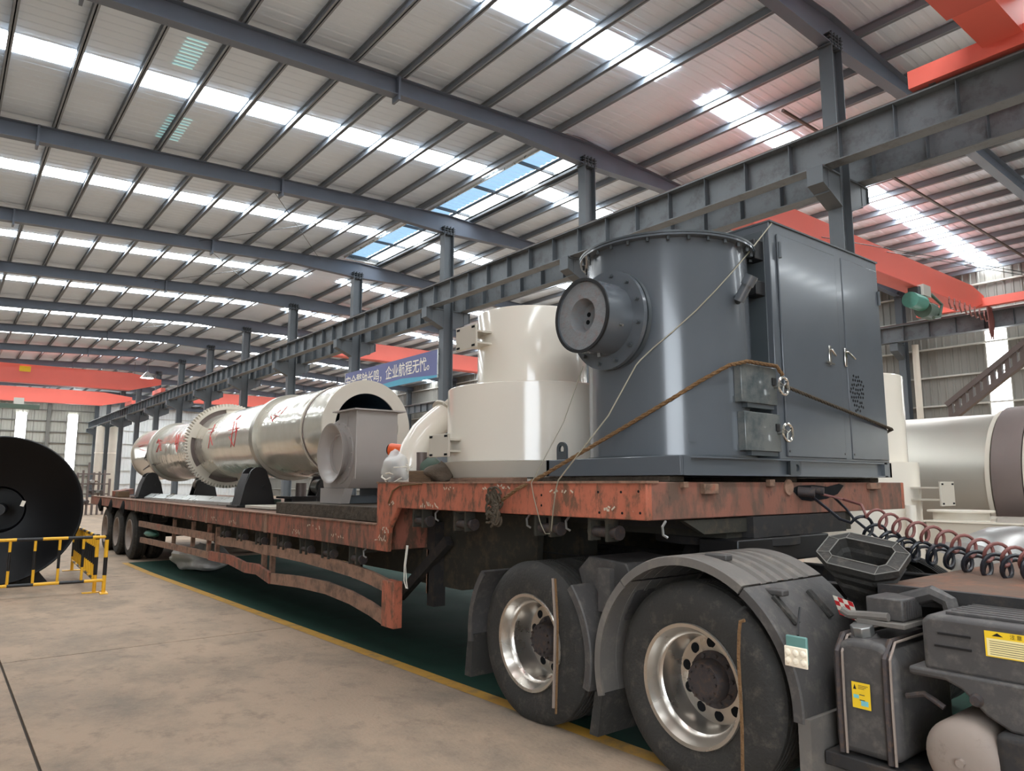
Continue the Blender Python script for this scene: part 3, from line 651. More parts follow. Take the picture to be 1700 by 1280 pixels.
fender(TY2, .665, -16, 48, name='fender')                       # quarter behind the first wheel (+y)
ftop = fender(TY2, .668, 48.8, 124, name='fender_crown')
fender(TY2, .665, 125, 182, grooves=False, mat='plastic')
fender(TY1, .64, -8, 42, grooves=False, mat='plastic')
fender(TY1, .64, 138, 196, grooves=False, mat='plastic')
m = MB(); m.prism([(TY1+.60, .46), (TY1+.66, .46), (TY1+.70, .16), (TY1+.62, .16)], 'x', 3.17, 3.85); m.build('mud_flap', 'rubber', tt)
m = MB(); m.prism([(TY2+.62, .33), (TY2+.68, .33), (TY2+.73, .08), (TY2+.66, .08)], 'x', 3.17, 3.85); m.build('mud_flap', 'rubber', tt)
m = MB(); m.prism([(TY2-.69, .5), (TY2-.63, .5), (TY2-.63, .12), (TY2-.69, .12)], 'x', 3.16, 3.88); m.build('mud_flap', 'plastic_dust', tt)
MB().prism([(3.02, .93), (3.10, 1.07), (3.42, 1.09), (3.52, 1.0), (3.45, .80), (3.2, .62)], 'x', 3.34, 3.86).build('fender_bridge', 'plastic', tt, bevel=.01)
MB().box(3.24, 3.28, 3.14, 3.24, .78, 1.04).build('fender_stay', 'plastic', tt)
for yq in (2.42, 2.10):
    MB().box(3.30, 3.36, yq-.07, yq+.07, .5+math.sqrt(.675**2-(yq-TY2)**2)-.02, .5+math.sqrt(.675**2-(yq-TY2)**2)+.012).build('fender_clip', 'plastic', tt, bevel=.008)
for xq in (3.3, 3.62):
    MB().bar((xq, 2.08, 1.0), (xq+.02, 1.97, .88), .045, .02).build('fender_latch', 'rubber', tt, bevel=.004)
# work lamp on the fender
a, b = onx(1302, 1052, 3.1), onx(1347, 1112, 3.1)
lm = thing('work_lamp', (3.2, (a.y+b.y)/2, b.z), 'square work lamp with cream lenses hanging on the truck fender', 'lamp')
lmb = MB().box(3.09, 3.105, b.y+.01, a.y-.01, b.z+.015, a.z).build('lamp_housing', 'lamp_teal', lm, bevel=.006)
MB().box(3.081, 3.09, b.y+.006, a.y-.006, b.z, b.z+(a.z-b.z)*.66).build('lens_plate', 'lamp_lens', lm, bevel=.005)
for i in range(3):
    for j in range(2):
        yq = b.y+(a.y-b.y)*(.2+.3*i); zq = b.z+(a.z-b.z)*(.2+.26*j); MB().lathe([(0, -.012), (.012, -.008), (.016, 0)], (3.081, yq, zq), (1, 0, 0), 12).build('lens', 'lamp_lens', lm)
MB().tube([(3.11, (a.y+b.y)/2, a.z), (3.15, (a.y+b.y)/2+.02, a.z+.05), (3.24, (a.y+b.y)/2+.06, a.z+.10)], .006, 6).build('lamp_cable', 'black', lm)
# def tank with straps and cap
TKX = 3.28; ty0, ty1, tz0, tz1 = 1.50, 1.79, .37, .86
m = MB(); nz = 10; pr = []
R_ = .10
for (cy_, cz_, a0) in ((ty1-R_, tz1-R_, 0), (ty0+R_, tz1-R_, 90), (ty0+.05, tz0+.05, 180), (ty1-.05, tz0+.05, 270)):
    rr = R_ if a0 < 180 else .05
    for q in range(6): t = math.radians(a0+18*q); pr.append((cy_+rr*math.cos(t), cz_+rr*math.sin(t)))
tk = m.prism(pr, 'x', TKX, TKX+.55).build('fluid_tank', 'plastic', tt, bevel=.03, seg=3)
for yq in (ty1-.035, ty0+.045):
    MB().tube([(TKX-.008, yq, tz0), (TKX-.012, yq, .6), (TKX-.008, yq, tz1-.06), (TKX+.05, yq, tz1+.005), (TKX+.5, yq, tz1+.012)], .014, 6).build('tank_strap', 'hub', tk)
    MB().tube([(TKX-.010, yq-.022, tz0), (TKX-.012, yq-.022, .6), (TKX-.008, yq-.022, tz1-.06), (TKX+.05, yq-.022, tz1+.005), (TKX+.5, yq-.022, tz1+.012)], .006, 6).build('strap_edge', 'air_tank', tk)
cp = onx(1433, 1052, TKX+.1)
MB().lathe([(0, -.06), (.075, -.06), (.07, -.01), (.058, .012), (0, .012)], (TKX+.1, cp.y, tz1+.0), (-.25, 0, 1), 24).build('filler_neck', 'plastic', tk)
m = MB(); pr = []
for k in range(16): t = 2*PI*k/16; rr = .05 if k % 2 else .045; pr.append((rr*math.cos(t), rr*math.sin(t)))
R = rotm((-.25, 0, 1)); o_ = Vector((TKX+.1, cp.y, tz1+.01)); m.add([o_+R@Vector((p[0], p[1], h)) for h in (0, .045) for p in pr], [tuple(range(16)), tuple(range(16, 32))]+[(i, (i+1) % 16, 16+(i+1) % 16, 16+i) for i in range(16)])
m.build('filler_cap', 'steel_bare', tk, bevel=.004)
a, b = onx(1415, 1130, TKX), onx(1448, 1180, TKX)
def sticker(parent, x, y0, y1, z0, z1, kind):
    s_ = MB().box(x-.003, x-.001, y0, y1, z0, z1).build('warning_sticker', 'label_yellow', parent)
    w_, h_ = y1-y0, z1-z0; u = lambda fx, fz: (x-.004, y1-fx*w_, z0+fz*h_)
    tri = MB(); tri.add([u(.08, .72 if kind else .82), u(.26 if kind else .2, .72 if kind else .82), u(.17 if kind else .14, .92 if kind else .95)], [(0, 1, 2)]); tri.build('warning_triangle', 'black', s_)
    ln = MB()
    def line(fx0, fx1, fz, th=.012): ln.add([u(fx0, fz), u(fx1, fz), u(fx1, fz+th), u(fx0, fz+th)], [(0, 1, 2, 3)])
    if kind:
        for q in range(3): line(.36, .9-.1*q, .88-.06*q, .02)
        for q in range(2): line(.4, .7, .52-.2*q, .03)
        for (fx, fz, fw, fh) in ((.08, .38, .3, .14), (.48, .12, .4, .2)):
            MB().add([u(fx, fz), u(fx+fw, fz), u(fx+fw, fz+fh), u(fx, fz+fh)], [(0, 1, 2, 3)]).build('pictogram', 'label_blue', s_)
    else:
        MB().add([(x-.0035, y1-.02*w_, z0+.04*h_), (x-.0035, y0, z0+.04*h_), (x-.0035, y0, z0+.72*h_), (x-.0035, y1-.02*w_, z0+.72*h_)], [(0, 1, 2, 3)]).build('text_panel', 'label_cream', s_)
        x2 = x-.0042
        for q in range(7): ln.add([(x2, y1-.05*w_, z0+(.1+.085*q)*h_), (x2, y1-(.55+.06*((q*3) % 5))*w_, z0+(.1+.085*q)*h_), (x2, y1-(.55+.06*((q*3) % 5))*w_, z0+(.12+.085*q)*h_), (x2, y1-.05*w_, z0+(.12+.085*q)*h_)], [(0, 1, 2, 3)])
        
        for q, ch in enumerate('注意'):
            tx = MB(); text_on(tx, ch, .2*h_, (x-.0042, y1-(.30+.07*q)*w_, z0+.86*h_), (0, -1, 0), (0, 0, 1)); o = tx.build('character', 'black', s_); o['kind'] = 'stuff'
    o = ln.build('print_lines', 'hub', s_); o['kind'] = 'stuff'
sticker(tk, TKX-.006, b.y, a.y, b.z, a.z, True)
MB().box(TKX-.03, TKX+.6, 1.42, 1.83, .30, .36).build('tank_step', 'chassis', tt, bevel=.006)
MB().box(TKX+.1, TKX+.6, 1.5, 1.6, .18, .30).build('step_stay', 'chassis', tt)
# battery box
BX = 3.27
bb = MB().prism([(.55, .79), (1.385, .79), (1.385, .985), (1.36, 1.015), (.55, 1.015)], 'x', BX, BX+.5).build('battery_cover', 'plastic', tt, bevel=.02, seg=3)
MB().prism([(.55, .62), (1.08, .62), (1.16, .66), (1.24, .74), (1.30, .765), (1.44, .765), (1.44, .80), (.55, .80)], 'x', BX-.02, BX+.5).build('battery_tray', 'plastic', tt, bevel=.012)
for k in range(7):
    MB().box(BX+.06+.055*k, BX+.085+.055*k, .56, 1.31, 1.013, 1.028).build('lid_rib', 'plastic', bb, bevel=.004)
for zq, y0q, y1q in ((.945, 1.20, 1.32), (.895, 1.20, 1.335)):
    MB().box(BX-.006, BX, y0q, y1q, zq-.004, zq+.004).build('cover_groove', 'black', bb)
MB().lathe([(0, -.02), (.018, -.02), (.024, -.008), (.026, 0)], (BX-.02, 1.19, .715), (1, 0, 0), 16).build('latch_knob', 'hub', bb)
a, b = onx(1634, 1046, BX), onx(1634, 1088, BX)
sticker(bb, BX-.001, .83, a.y, b.z, a.z, False)
# transverse air reservoir
o_ = Vector((3.24, 1.245, .48)); ar = MB().lathe([(0, -.035), (.05, -.033), (.11, -.022), (.14, 0), (.15, .02), (.15, .9), (0, .93)], o_, (1, 0, 0), 40).build('air_reservoir', 'air_tank', tt, angle=50)
MB().cyl(o_+Vector((-.055, 0, 0)), o_+Vector((-.02, 0, 0)), .016, n=8).build('drain_plug', 'air_tank', ar)
MB().box(3.22, 3.9, .85, 1.13, .35, .62).build('filter_housing', 'chassis', tt, bevel=.03, seg=3)
m = MB(); m.tube([onx(1505, 1155, 3.3), onx(1535, 1152, 3.3), onx(1552, 1163, 3.29), onx(1568, 1175, 3.29)], .012, 8); m.build('air_fitting', 'hub', tt)
# relay box with finned end
a, b = onx(1437, 1000, 3.42), onx(1500, 1030, 3.42)
rb = MB().box(3.42, 3.62, b.y, a.y, b.z-.01, a.z+.03).build('relay_box', 'plastic', tt, bevel=.008)
for k in range(8): MB().box(3.43+.022*k, 3.437+.022*k, b.y-.008, b.y, b.z, a.z+.02).build('fin', 'plastic', rb)
MB().box(3.38, 3.66, b.y-.02, a.y+.03, b.z-.035, b.z-.012).build('relay_tray', 'plastic_dust', rb, bevel=.004)
m = MB(); m.tube([onx(1398, 1012, 3.4), onx(1410, 1020, 3.4), onx(1440, 1022, 3.4), onx(1475, 1025, 3.4)], .02, 8); m.build('air_pipe', 'plastic_dust', tt)
# octagonal intake bellows
bc = Vector((3.74, 1.845, 1.2)); U = Vector((.05, -1, -.16)).normalized(); Nn = Vector((-.50, -.16, .84)).normalized(); Vv = Nn.cross(U).normalized(); Nn = U.cross(Vv)
if Nn.z < 0: Nn = -Nn
def octo(hu, hv, cu, cv, d):
    hu, hv, cu, cv, d = (q*.86 for q in (hu, hv, cu, cv, d)); return [bc+U*x+Vv*y+Nn*d for x, y in ((hu, -hv+cv), (hu, hv-cv), (hu-cu, hv), (-hu+cu, hv), (-hu, hv-cv), (-hu, -hv+cv), (-hu+cu, -hv), (hu-cu, -hv))]
def loft(rings):
    m = MB(); n = 8; m.add([p for r in rings for p in r], [(i*n+k, i*n+(k+1) % n, (i+1)*n+(k+1) % n, (i+1)*n+k) for i in range(len(rings)-1) for k in range(n)]); return m
bel = loft([octo(.13, .09, .05, .04, -.30), octo(.17, .11, .06, .05, -.20), octo(.155, .10, .06, .05, -.18), octo(.21, .14, .09, .06, -.11), octo(.195, .13, .09, .06, -.09), octo(.24, .165, .1, .08, -.04), octo(.24, .165, .1, .08, 0), octo(.165, .095, .03, .03, .008), octo(.155, .088, .03, .03, -.05), octo(.14, .075, .03, .03, -.07), octo(.13, .066, .03, .03, -.16)]).build('intake_bellows', 'rubber', tt, angle=20)
loft([octo(.13, .066, .03, .03, -.15), octo(.001, .001, 0, 0, -.15)]).build('bellows_opening', 'void', bel)
for hu, hv, cu, cv, d in ((.238, .163, .1, .08, .002), (.165, .096, .03, .03, .01)):
    r = octo(hu, hv, cu, cv, d); MB().tube(r+[r[0]], .003, 6).build('bellows_seam', 'girt', bel)
ra, rb_ = octo(.238, .163, .1, .08, .003), octo(.165, .096, .03, .03, .009)
for k in range(8): MB().tube([ra[k], rb_[k]], .0022, 5).build('bellows_rib', 'girt', bel)
MB().cyl(bc-Nn*.3, bc-Nn*.42, .11, n=20).build('intake_duct', 'rubber', bel)
# red and white marker strip
m = MB(); m2 = MB(); p0 = onx(1382, 988, 3.5); p1 = onx(1418, 1012, 3.46); p2 = onx(1398, 1012, 3.5)
du = (onx(1415, 1000, 3.47)-p0)/4; dv = (onx(1394, 1020, 3.5)-p0)/4
for i in range(4):
    for j in range(4):
        q = p0+du*i+dv*j; (m if (i+j) % 2 else m2).add([q, q+du, q+du+dv, q+dv], [(0, 1, 2, 3)])
ms = MB().add([p0+Vector((.004, 0, 0)), p0+du*4+Vector((.004, 0, 0)), p0+(du+dv)*4+Vector((.004, 0, 0)), p0+dv*4+Vector((.004, 0, 0))], [(0, 1, 2, 3)]).build('marker_strip', 'white_paint', tt)
m.build('red_check', 'red_paint', ms); m2.build('white_check', 'white_paint', ms)
# catwalk plate behind the cab
MB().box(3.66, 5.6, -.9, 1.72, 1.045, 1.065).build('catwalk_plate', 'deck', tt, bevel=.004)
MB().box(3.62, 3.66, -.9, 1.72, .99, 1.07).build('catwalk_edge', 'chassis', tt)
m = MB(); m.tube([(3.60, 1.62, 1.0), (3.58, 1.45, 1.06), (3.56, 1.38, 1.03), (3.55, 1.36, .95)], .035, 8); m.build('fuel_hose', 'plastic', tt)
# low fender of the far side wheel
n = 20; vs = []
for i in range(n+1):
    t = math.radians(30+120*i/n)
    for x in (5.0, 5.72): vs.append((x, TY2-.4+.68*math.cos(t), .46+.68*math.sin(t)))
MB().add(vs, [(2*i, 2*i+1, 2*i+3, 2*i+2) for i in range(n)]).build('fender', 'plastic_dust', tt)
# loose strap ends hanging over the tyres
st = thing('hanging_strap', (3.17, 3.58, .3), 'worn tan strap hanging in front of the rear drive wheel', 'strap', 'straps hanging over the tyres')
pp = [onx(918, 960, 3.15), onx(922, 1030, 3.14), onx(921, 1100, 3.14), onx(919, 1175, 3.15)]
m = MB(); m.tube(pp, .011, 6); m.build('strap_band', 'air_tank', st); m = MB(); m.tube([p+Vector((0, -.022, -.01*i)) for i, p in enumerate(pp)], .008, 6); m.build('strap_tail', 'rope', st)
st = thing('hanging_rope', (3.1, 2.2, .15), 'frayed brown rope hanging in front of the foremost drive wheel', 'rope', 'straps hanging over the tyres')
m = MB(); m.tube([onx(x, y, 3.11) for x, y in ((1236, 1030), (1229, 1032), (1227, 1050), (1226, 1090), (1229, 1150), (1232, 1210), (1233, 1285))], .009, 6); m.build('rope_strand', 'rope', st)
# ---- coiled air hoses
def coil(name, label, mat, ctr, rad, turns, r, lead):
    P = [Vector(p) for p in ctr]
    L = [0]
    for a, b in zip(P[:-1], P[1:]): L.append(L[-1]+(b-a).length)
    def at(s):
        s = max(0, min(L[-1]-1e-6, s)); i = max(j for j in range(len(L)-1) if L[j] <= s); f = (s-L[i])/(L[i+1]-L[i]); return P[i].lerp(P[i+1], f)
    pts = []; N = turns*16
    for k in range(N+1):
        s = L[-1]*k/N; c = at(s); d = (at(s+.05)-at(s-.05)).normalized(); u = d.cross(Vector((0, 0, 1))).normalized(); v = u.cross(d); t = 2*PI*turns*k/N
        pts.append(c+(u*math.cos(t)+v*math.sin(t))*rad)
    m = MB(); m.tube([Vector(q) for q in lead]+pts, r, 7); o = m.build(name, mat)
    return tag(o, label, 'hose', 'coiled air hoses behind the cab')
cx_ = lambda px: 4.85-.45*(px-1425)/275
ctr_r = [onx(px, py, cx_(px)) for px, py in ((1450, 858), (1500, 875), (1560, 893), (1620, 910), (1680, 925), (1740, 935))]
ctr_b = [onx(px, py, cx_(px)-.03) for px, py in ((1425, 868), (1470, 895), (1520, 915), (1580, 925), (1640, 938), (1700, 943), (1750, 942))]
coil('coiled_air_hose', 'dull red coiled air hose stretching from the trailer front', 'hose_red', ctr_r, .054, 11, .0095, [ony(1362, 820, YF-.01), ony(1400, 829, YF-.12), ony(1430, 838, YF-.3)])
coil('coiled_air_hose', 'black coiled air hose hanging just below the red one', 'hose_black', ctr_b, .06, 11, .0105, [ony(1345, 822, YF-.02), ony(1368, 840, YF-.15), ony(1395, 862, YF-.3)])
ctr_c = [p+Vector((.16, .05, -.03)) for p in ctr_b[1:]]
coil('coiled_air_hose', 'second black coiled hose, lowest and farthest of the three', 'hose_black', ctr_c, .052, 9, .0095, [ony(1385, 826, YF-.02), ony(1405, 845, YF-.15), ony(1418, 862, YF-.25)])
m = MB(); a = ony(1338, 816, YF-.05); m.cyl((a.x-.02, YF, a.z), (a.x+.03, YF-.10, a.z-.01), .035, n=14); m.build('hose_coupling', 'hub', tr); MB().cyl((a.x+.16, YF, a.z+.01), (a.x+.19, YF-.08, a.z), .028, n=14).build('hose_coupling', 'hub', tr)
# ================================================================== CARGO
def oncyl(px, py, cx, cy, r):
    """ray through a pixel onto a vertical cylinder (near side)"""
    d = ray(px, py); a = d.x*d.x+d.y*d.y; b = -(d.x*cx+d.y*cy); c = cx*cx+cy*cy-r*r; q = max(0, b*b-a*c); return CAM+d*((-b-math.sqrt(q))/a)
def oncylY(px, py, cx, cz, r):
    d = ray(px, py); ox, oz = -cx, H-cz; a = d.x*d.x+d.z*d.z; b = d.x*ox+d.z*oz; c = ox*ox+oz*oz-r*r; q = max(0, b*b-a*c); return CAM+d*((-b-math.sqrt(q))/a)
# ---- timber under the machines
def timber(x0, x1, y0, y1, z0, z1, label, mat='wood_old', grp=None):
    return tag(MB().box(x0, x1, y0, y1, z0, z1).build('timber_block', mat, bevel=.006), label, 'timber', grp)
for i, (x0, lb) in enumerate(((3.47, 'left'), (4.75, 'middle'), (6.0, 'right'))):
    timber(x0, x0+.14, 2.85, 4.1, 1.5605, 1.598, 'flat timber strip under the %s of the grey furnace skid' % lb, grp='timber strips under the furnace')
timber(3.42, 3.56, 4.3, 5.5, 1.5605, 1.598, 'brown timber strip under the beige tank near the trailer edge', 'trailer_brown')
timber(4.9, 5.05, 4.3, 5.5, 1.5605, 1.598, 'brown timber strip under the far side of the beige tank', 'trailer_brown')
timber(3.27, 4.1, 6.1, 8.72, zl1(8.8)+.008, 1.33, 'thick weathered timber block under the grey blower fan', 'wood_old')
# ---- furnace with control cabinet on one skid
FX, FY, FR = 4.07, 3.325, .569
fu = thing('hot_air_furnace', (FX, FY, 1.6), 'dark slate grey cylindrical furnace with burner port and door cabinet on a steel skid', 'furnace')
sx0, sx1, sy0, sy1, z0, z1 = 3.45, 6.165, 2.75, 3.954, 1.6, 1.718
sk = MB().box(sx0+.04, sx1-.04, sy0+.04, sy1-.04, z1-.012, z1).build('skid_deck', 'slate_dark', fu)
def channel(m, a, b, axis):   # C channels with the web set back
    if axis == 'x':
        m.box(a, b, sy0+.03, sy0+.04, z0, z1); m.box(a, b, sy0, sy0+.04, z0, z0+.012); m.box(a, b, sy0, sy0+.04, z1-.012, z1)
m = MB(); channel(m, sx0+.1, sx1-.07, 'x'); m.build('skid_channel', 'slate', fu)
MB().box(sx0, sx0+.03, sy0, sy1, z0, z1).build('skid_channel', 'slate', fu, bevel=.004)
MB().box(sx0, sx1, sy1-.03, sy1, z0, z1).build('skid_channel', 'slate', fu); MB().box(sx1-.03, sx1, sy0, sy1, z0, z1).build('skid_channel', 'slate', fu)
MB().box(sx0+.031, sx0+.1, sy0, sy0+.03, z0, z1).build('skid_corner', 'slate', fu); MB().box(sx1-.12, sx1, sy0, sy0+.03, z0, z1).build('skid_corner', 'slate', fu)
def lug(o, u, v, nrm, parent, w_=.055, h_=.11):
    o, u, v, nrm = map(Vector, (o, u, v, nrm)); n = 10; outer = [(-w_, 0)]+[(w_*math.cos(PI-PI*k/n), h_-w_+w_*math.sin(PI-PI*k/n)) for k in range(n+1)]+[(w_, 0)]
    hc = (0, h_-w_); hr = w_*.5; m = MB(); N = len(outer)
    hole = [(hc[0]+hr*math.cos(PI-PI*(k-1)/(N-3)), hc[1]+hr*math.sin(PI-PI*(k-1)/(N-3))) for k in range(1, N-1)]
    hole = [(-hr*.9, hc[1]-hr*.7)]+hole+[(hr*.9, hc[1]-hr*.7)]
    vs = [o+u*p[0]+v*p[1]+nrm*t for t in (0, .018) for ringp in (outer, hole) for p in ringp]
    fs = []
    for t in (0, 2): fs += [((t*N)+i, (t*N)+i+1, (t*N)+N+i+1, (t*N)+N+i) for i in range(N-1)]+[(t*N, t*N+N, t*N+2*N-1, t*N+N-1)]
    fs += [(i, i+1, 2*N+i+1, 2*N+i) for i in range(N-1)]+[(N+i, N+i+1, 3*N+i+1, 3*N+i) for i in range(N-1)]
    m.add(vs, fs); return m.build('lifting_lug', 'slate_dark', parent)
p = onx(932, 762, sx0+.01); lug((sx0+.01, p.y, z1), (0, 1, 0), (0, 0, 1), (1, 0, 0), fu, .05, .125)
p = ony(1320, 777, sy0); lug((p.x-.07, sy0+.012, (z0+z1)/2), (0, 0, 1), (1, 0, 0), (0, -1, 0), fu, .05, .14)
sh = MB().lathe([(FR, 0), (FR, 3.17-z1)], (FX, FY, z1), (0, 0, 1), 96).build('shell', 'slate', fu)
MB().ring((FX, FY, z1), (0, 0, 1), FR-.01, FR+.012, 0, .012, 72).build('shell_foot', 'slate_dark', sh)
tf = MB().ring((FX, FY, 3.155), (0, 0, 1), FR-.02, FR+.055, 0, .014, 96).build('top_flange', 'slate', fu)
MB().lathe([(FR+.058, .016), (FR+.058, .03), (FR-.02, .034), (0, .05)], (FX, FY, 3.155), (0, 0, 1), 96).build('lid', 'slate_dark', fu)
for k in range(28):
    t = 2*PI*k/28+.05; MB().cyl((FX+(FR+.03)*math.cos(t), FY+(FR+.03)*math.sin(t), 3.128), (FX+(FR+.03)*math.cos(t), FY+(FR+.03)*math.sin(t), 3.157), .0115, n=6).build('bolt', 'slate_dark', tf)
p = oncyl(1150, 727, FX, FY, FR); nrm = (p-Vector((FX, FY, p.z))).normalized(); MB().obox(p, (.014, .05, .05), Matrix.Rotation(math.atan2(nrm.y, nrm.x), 3, 'Z')).build('shell_clip', 'slate', fu)
# burner port
bz = 2.635
bp = MB().lathe([(.262, .03), (.262, .27)], (3.73, FY, bz), (-1, 0, 0), 48).build('burner_neck', 'slate', fu)
bf = MB().ring((3.47, FY, bz), (-1, 0, 0), .2, .335, 0, .03, 56).build('burner_flange', 'slate', fu)
MB().ring((3.515, FY, bz), (-1, 0, 0), .22, .335, 0, .03, 56).build('burner_flange', 'slate_dark', fu)
for k in range(12):
    t = 2*PI*(k+.4)/12; q = Vector((3.44, FY+.297*math.cos(t), bz+.297*math.sin(t))); MB().cyl(q, q+Vector((-.025, 0, 0)), .013, n=6).build('bolt', 'slate_dark', bf)
bt = MB().lathe([(.243, 0), (.243, .235), (.226, .235), (.226, .215)], (3.445, FY, bz), (-1, 0, 0), 56).build('burner_tube', 'slate', fu)
MB().ring((3.215, FY, bz), (-1, 0, 0), .227, .247, -.004, .01, 56).build('tube_rim', 'black', bt)
MB().lathe([(.224, 0), (.115, .0), (.108, -.02), (.10, -.10), (0, -.11)], (3.222, FY, bz), (-1, 0, 0), 48).build('refractory_face', 'refractory', bt)
for (dy, dz) in ((.045, .03), (-.03, .05), (.0, -.055), (.055, -.02), (-.05, -.02)):
    MB().lathe([(0, .002), (.016, .002), (.016, -.002)], (3.325, FY+dy, bz+dz), (-1, 0, 0), 12).build('gas_nozzle', 'void', bt)
for t in (200, 262, 330):
    t = math.radians(t); q = Vector((3.33, FY+.243*math.cos(t), bz+.243*math.sin(t))); MB().cyl(q, q+Vector((0, math.cos(t), math.sin(t)))*.025, .009, n=6).build('set_screw', 'steel_bare', bt)
# inspection pipe on the right side of the shell
a = oncyl(1226, 500, FX, FY, FR+.04); b = ray(1248, 458); b = CAM+b*((a.xy.length-.03)/b.xy.length); MB().cyl(a, b, .036, n=24).build('vent_pipe', 'slate', fu)
MB().ring(a.lerp(b, .62), b-a, .03, .044, 0, .07, 24).build('vent_collar', 'slate', fu)
a = oncyl(1222, 500, FX, FY, FR-.01); MB().cyl(a, oncyl(1232, 488, FX, FY, FR+.05), .03, n=16).build('vent_stub', 'slate_dark', fu)
# fire door boxes
def door_box(x0_, x1_, zb, zt_, wheel_px):
    o = MB().box(x0_+.02, x1_-.02, 2.80, 3.0, zb+.012, zt_-.012).build('door_box', 'slate', fu, bevel=.004)
    MB().box(x0_-.004, x1_, 2.765, 2.80, zb-.004, zt_+.004).build('door_frame', 'slate', o, bevel=.003)
    MB().box(x0_, x1_+.01, 2.70, 2.757, zb, zt_).build('door_panel', 'slate_tarnish', o, bevel=.004)
    for zq in (zb+.02, zt_-.02): MB().cyl((x0_-.006, 2.761, zq-.02), (x0_-.006, 2.761, zq+.02), .008, n=10).build('hinge', 'slate_dark', o)
    MB().box(x0_+.08, x1_-.01, 2.715, 2.95, zb-.03, zb-.001).build('ash_lip', 'slate_dark', o)
    p = ony(*wheel_px, 2.63); mt = 'chrome'
    R = .058; hw = MB().lathe([(R+.0095*math.cos(2*PI*k/8), .0095*math.sin(2*PI*k/8)) for k in range(8)], p, (0, -1, 0), 32, close=True).build('handwheel', mt, o)
    for k in range(3):
        t = 2*PI*k/3+.5; MB().bar(p, p+Vector((math.cos(t)*R, .004, math.sin(t)*R)), .009, .006).build('spoke', mt, hw)
    MB().cyl(p, p+Vector((0, .11, 0)), .011, n=12).build('spindle', 'steel_bare', hw)
    MB().box(p.x-.03, p.x+.012, 2.69, 2.78, p.z+.01, p.z+.06).build('latch_block', 'black', o)
    return o
door_box(4.03, 4.43, 2.075, 2.33, (1301, 641)); door_box(4.052, 4.45, 1.762, 2.015, (1308, 718))
# cabinet
CX0, CX1, CYF, CZ1 = 4.575, 6.215, 2.785, 3.438
cb = MB().box(CX0, CX1, CYF, 3.86, z1, CZ1).build('control_cabinet', 'slate', fu, bevel=.006)
for (a, b) in ((4.655, 5.475), (5.575, 6.185)):
    d = MB().box(a, b, CYF-.016, CYF, z1+.02, CZ1-.085).build('cabinet_door', 'slate', cb, bevel=.006)
MB().box(CX0-.004, CX1+.004, CYF-.012, 3.864, CZ1-.008, CZ1+.004).build('cabinet_roof', 'slate_dark', cb)
MB().box(5.482, 5.568, CYF-.010, CYF, z1+.02, CZ1-.088).build('door_mullion', 'slate', cb)
MB().box(CX0-.012, CX0, CYF+.04, 3.8, z1+.25, CZ1-.06).build('side_panel', 'slate_dark', cb, bevel=.004)
for x, z in ((4.665, 3.17), (6.17, 3.05)):
    MB().cyl((x, CYF-.024, z), (x, CYF-.024, z+.12), .012, n=10).build('hinge', 'steel_frame', cb)
for x, z in ((4.68, 1.775), (5.455, 1.775), (5.60, 1.775)): MB().cyl((x, CYF-.019, z), (x, CYF-.012, z), .008, n=8).build('screw', 'black', cb)
def handle(p, tilt):
    h = MB().box(p.x-.018, p.x+.018, CYF-.026, CYF-.014, p.z-.075, p.z+.075).build('door_handle', 'chrome', cb, bevel=.008)
    MB().bar((p.x, CYF-.035, p.z+.045), (p.x+tilt, CYF-.05, p.z-.01), .02, .012).build('lever', 'chrome', h, bevel=.004)
    return h
handle(ony(1374, 590, CYF), .03); handle(ony(1400, 594, CYF), .09)
MB().bar(ony(1372, 600, CYF-.03), ony(1385, 605, CYF-.03), .015, .01).build('key_tag', 'chrome', cb)
m = MB(); rnd = random.Random(3)
for i in range(-4, 5):
    for j in range(-3, 4):
        x = 5.70+j*.036+(.018 if i % 2 else 0)+rnd.uniform(-.005, .005); z = 2.262+i*.034+rnd.uniform(-.006, .006)
        if ((x-5.705)/.12)**2+((z-2.262)/.15)**2 < 1: m.lathe([(0, .001), (.0115, .001), (.0115, 0)], (x, CYF-.0165, z), (0, -1, 0), 8)
o = m.build('vent_perforation', 'void', cb); o['kind'] = 'stuff'
for (pa, pb, yy_) in (((1250, 405), (1270, 432), 2.95), ((1243, 474), (1268, 492), 2.98)):
    a, b = onx(pa[0], pa[1], CX0-.02), onx(pb[0], pb[1], CX0-.02); MB().box(CX0-.12, CX0, 2.83, 2.93, b.z, a.z).build('junction_box', 'black', cb, bevel=.006)
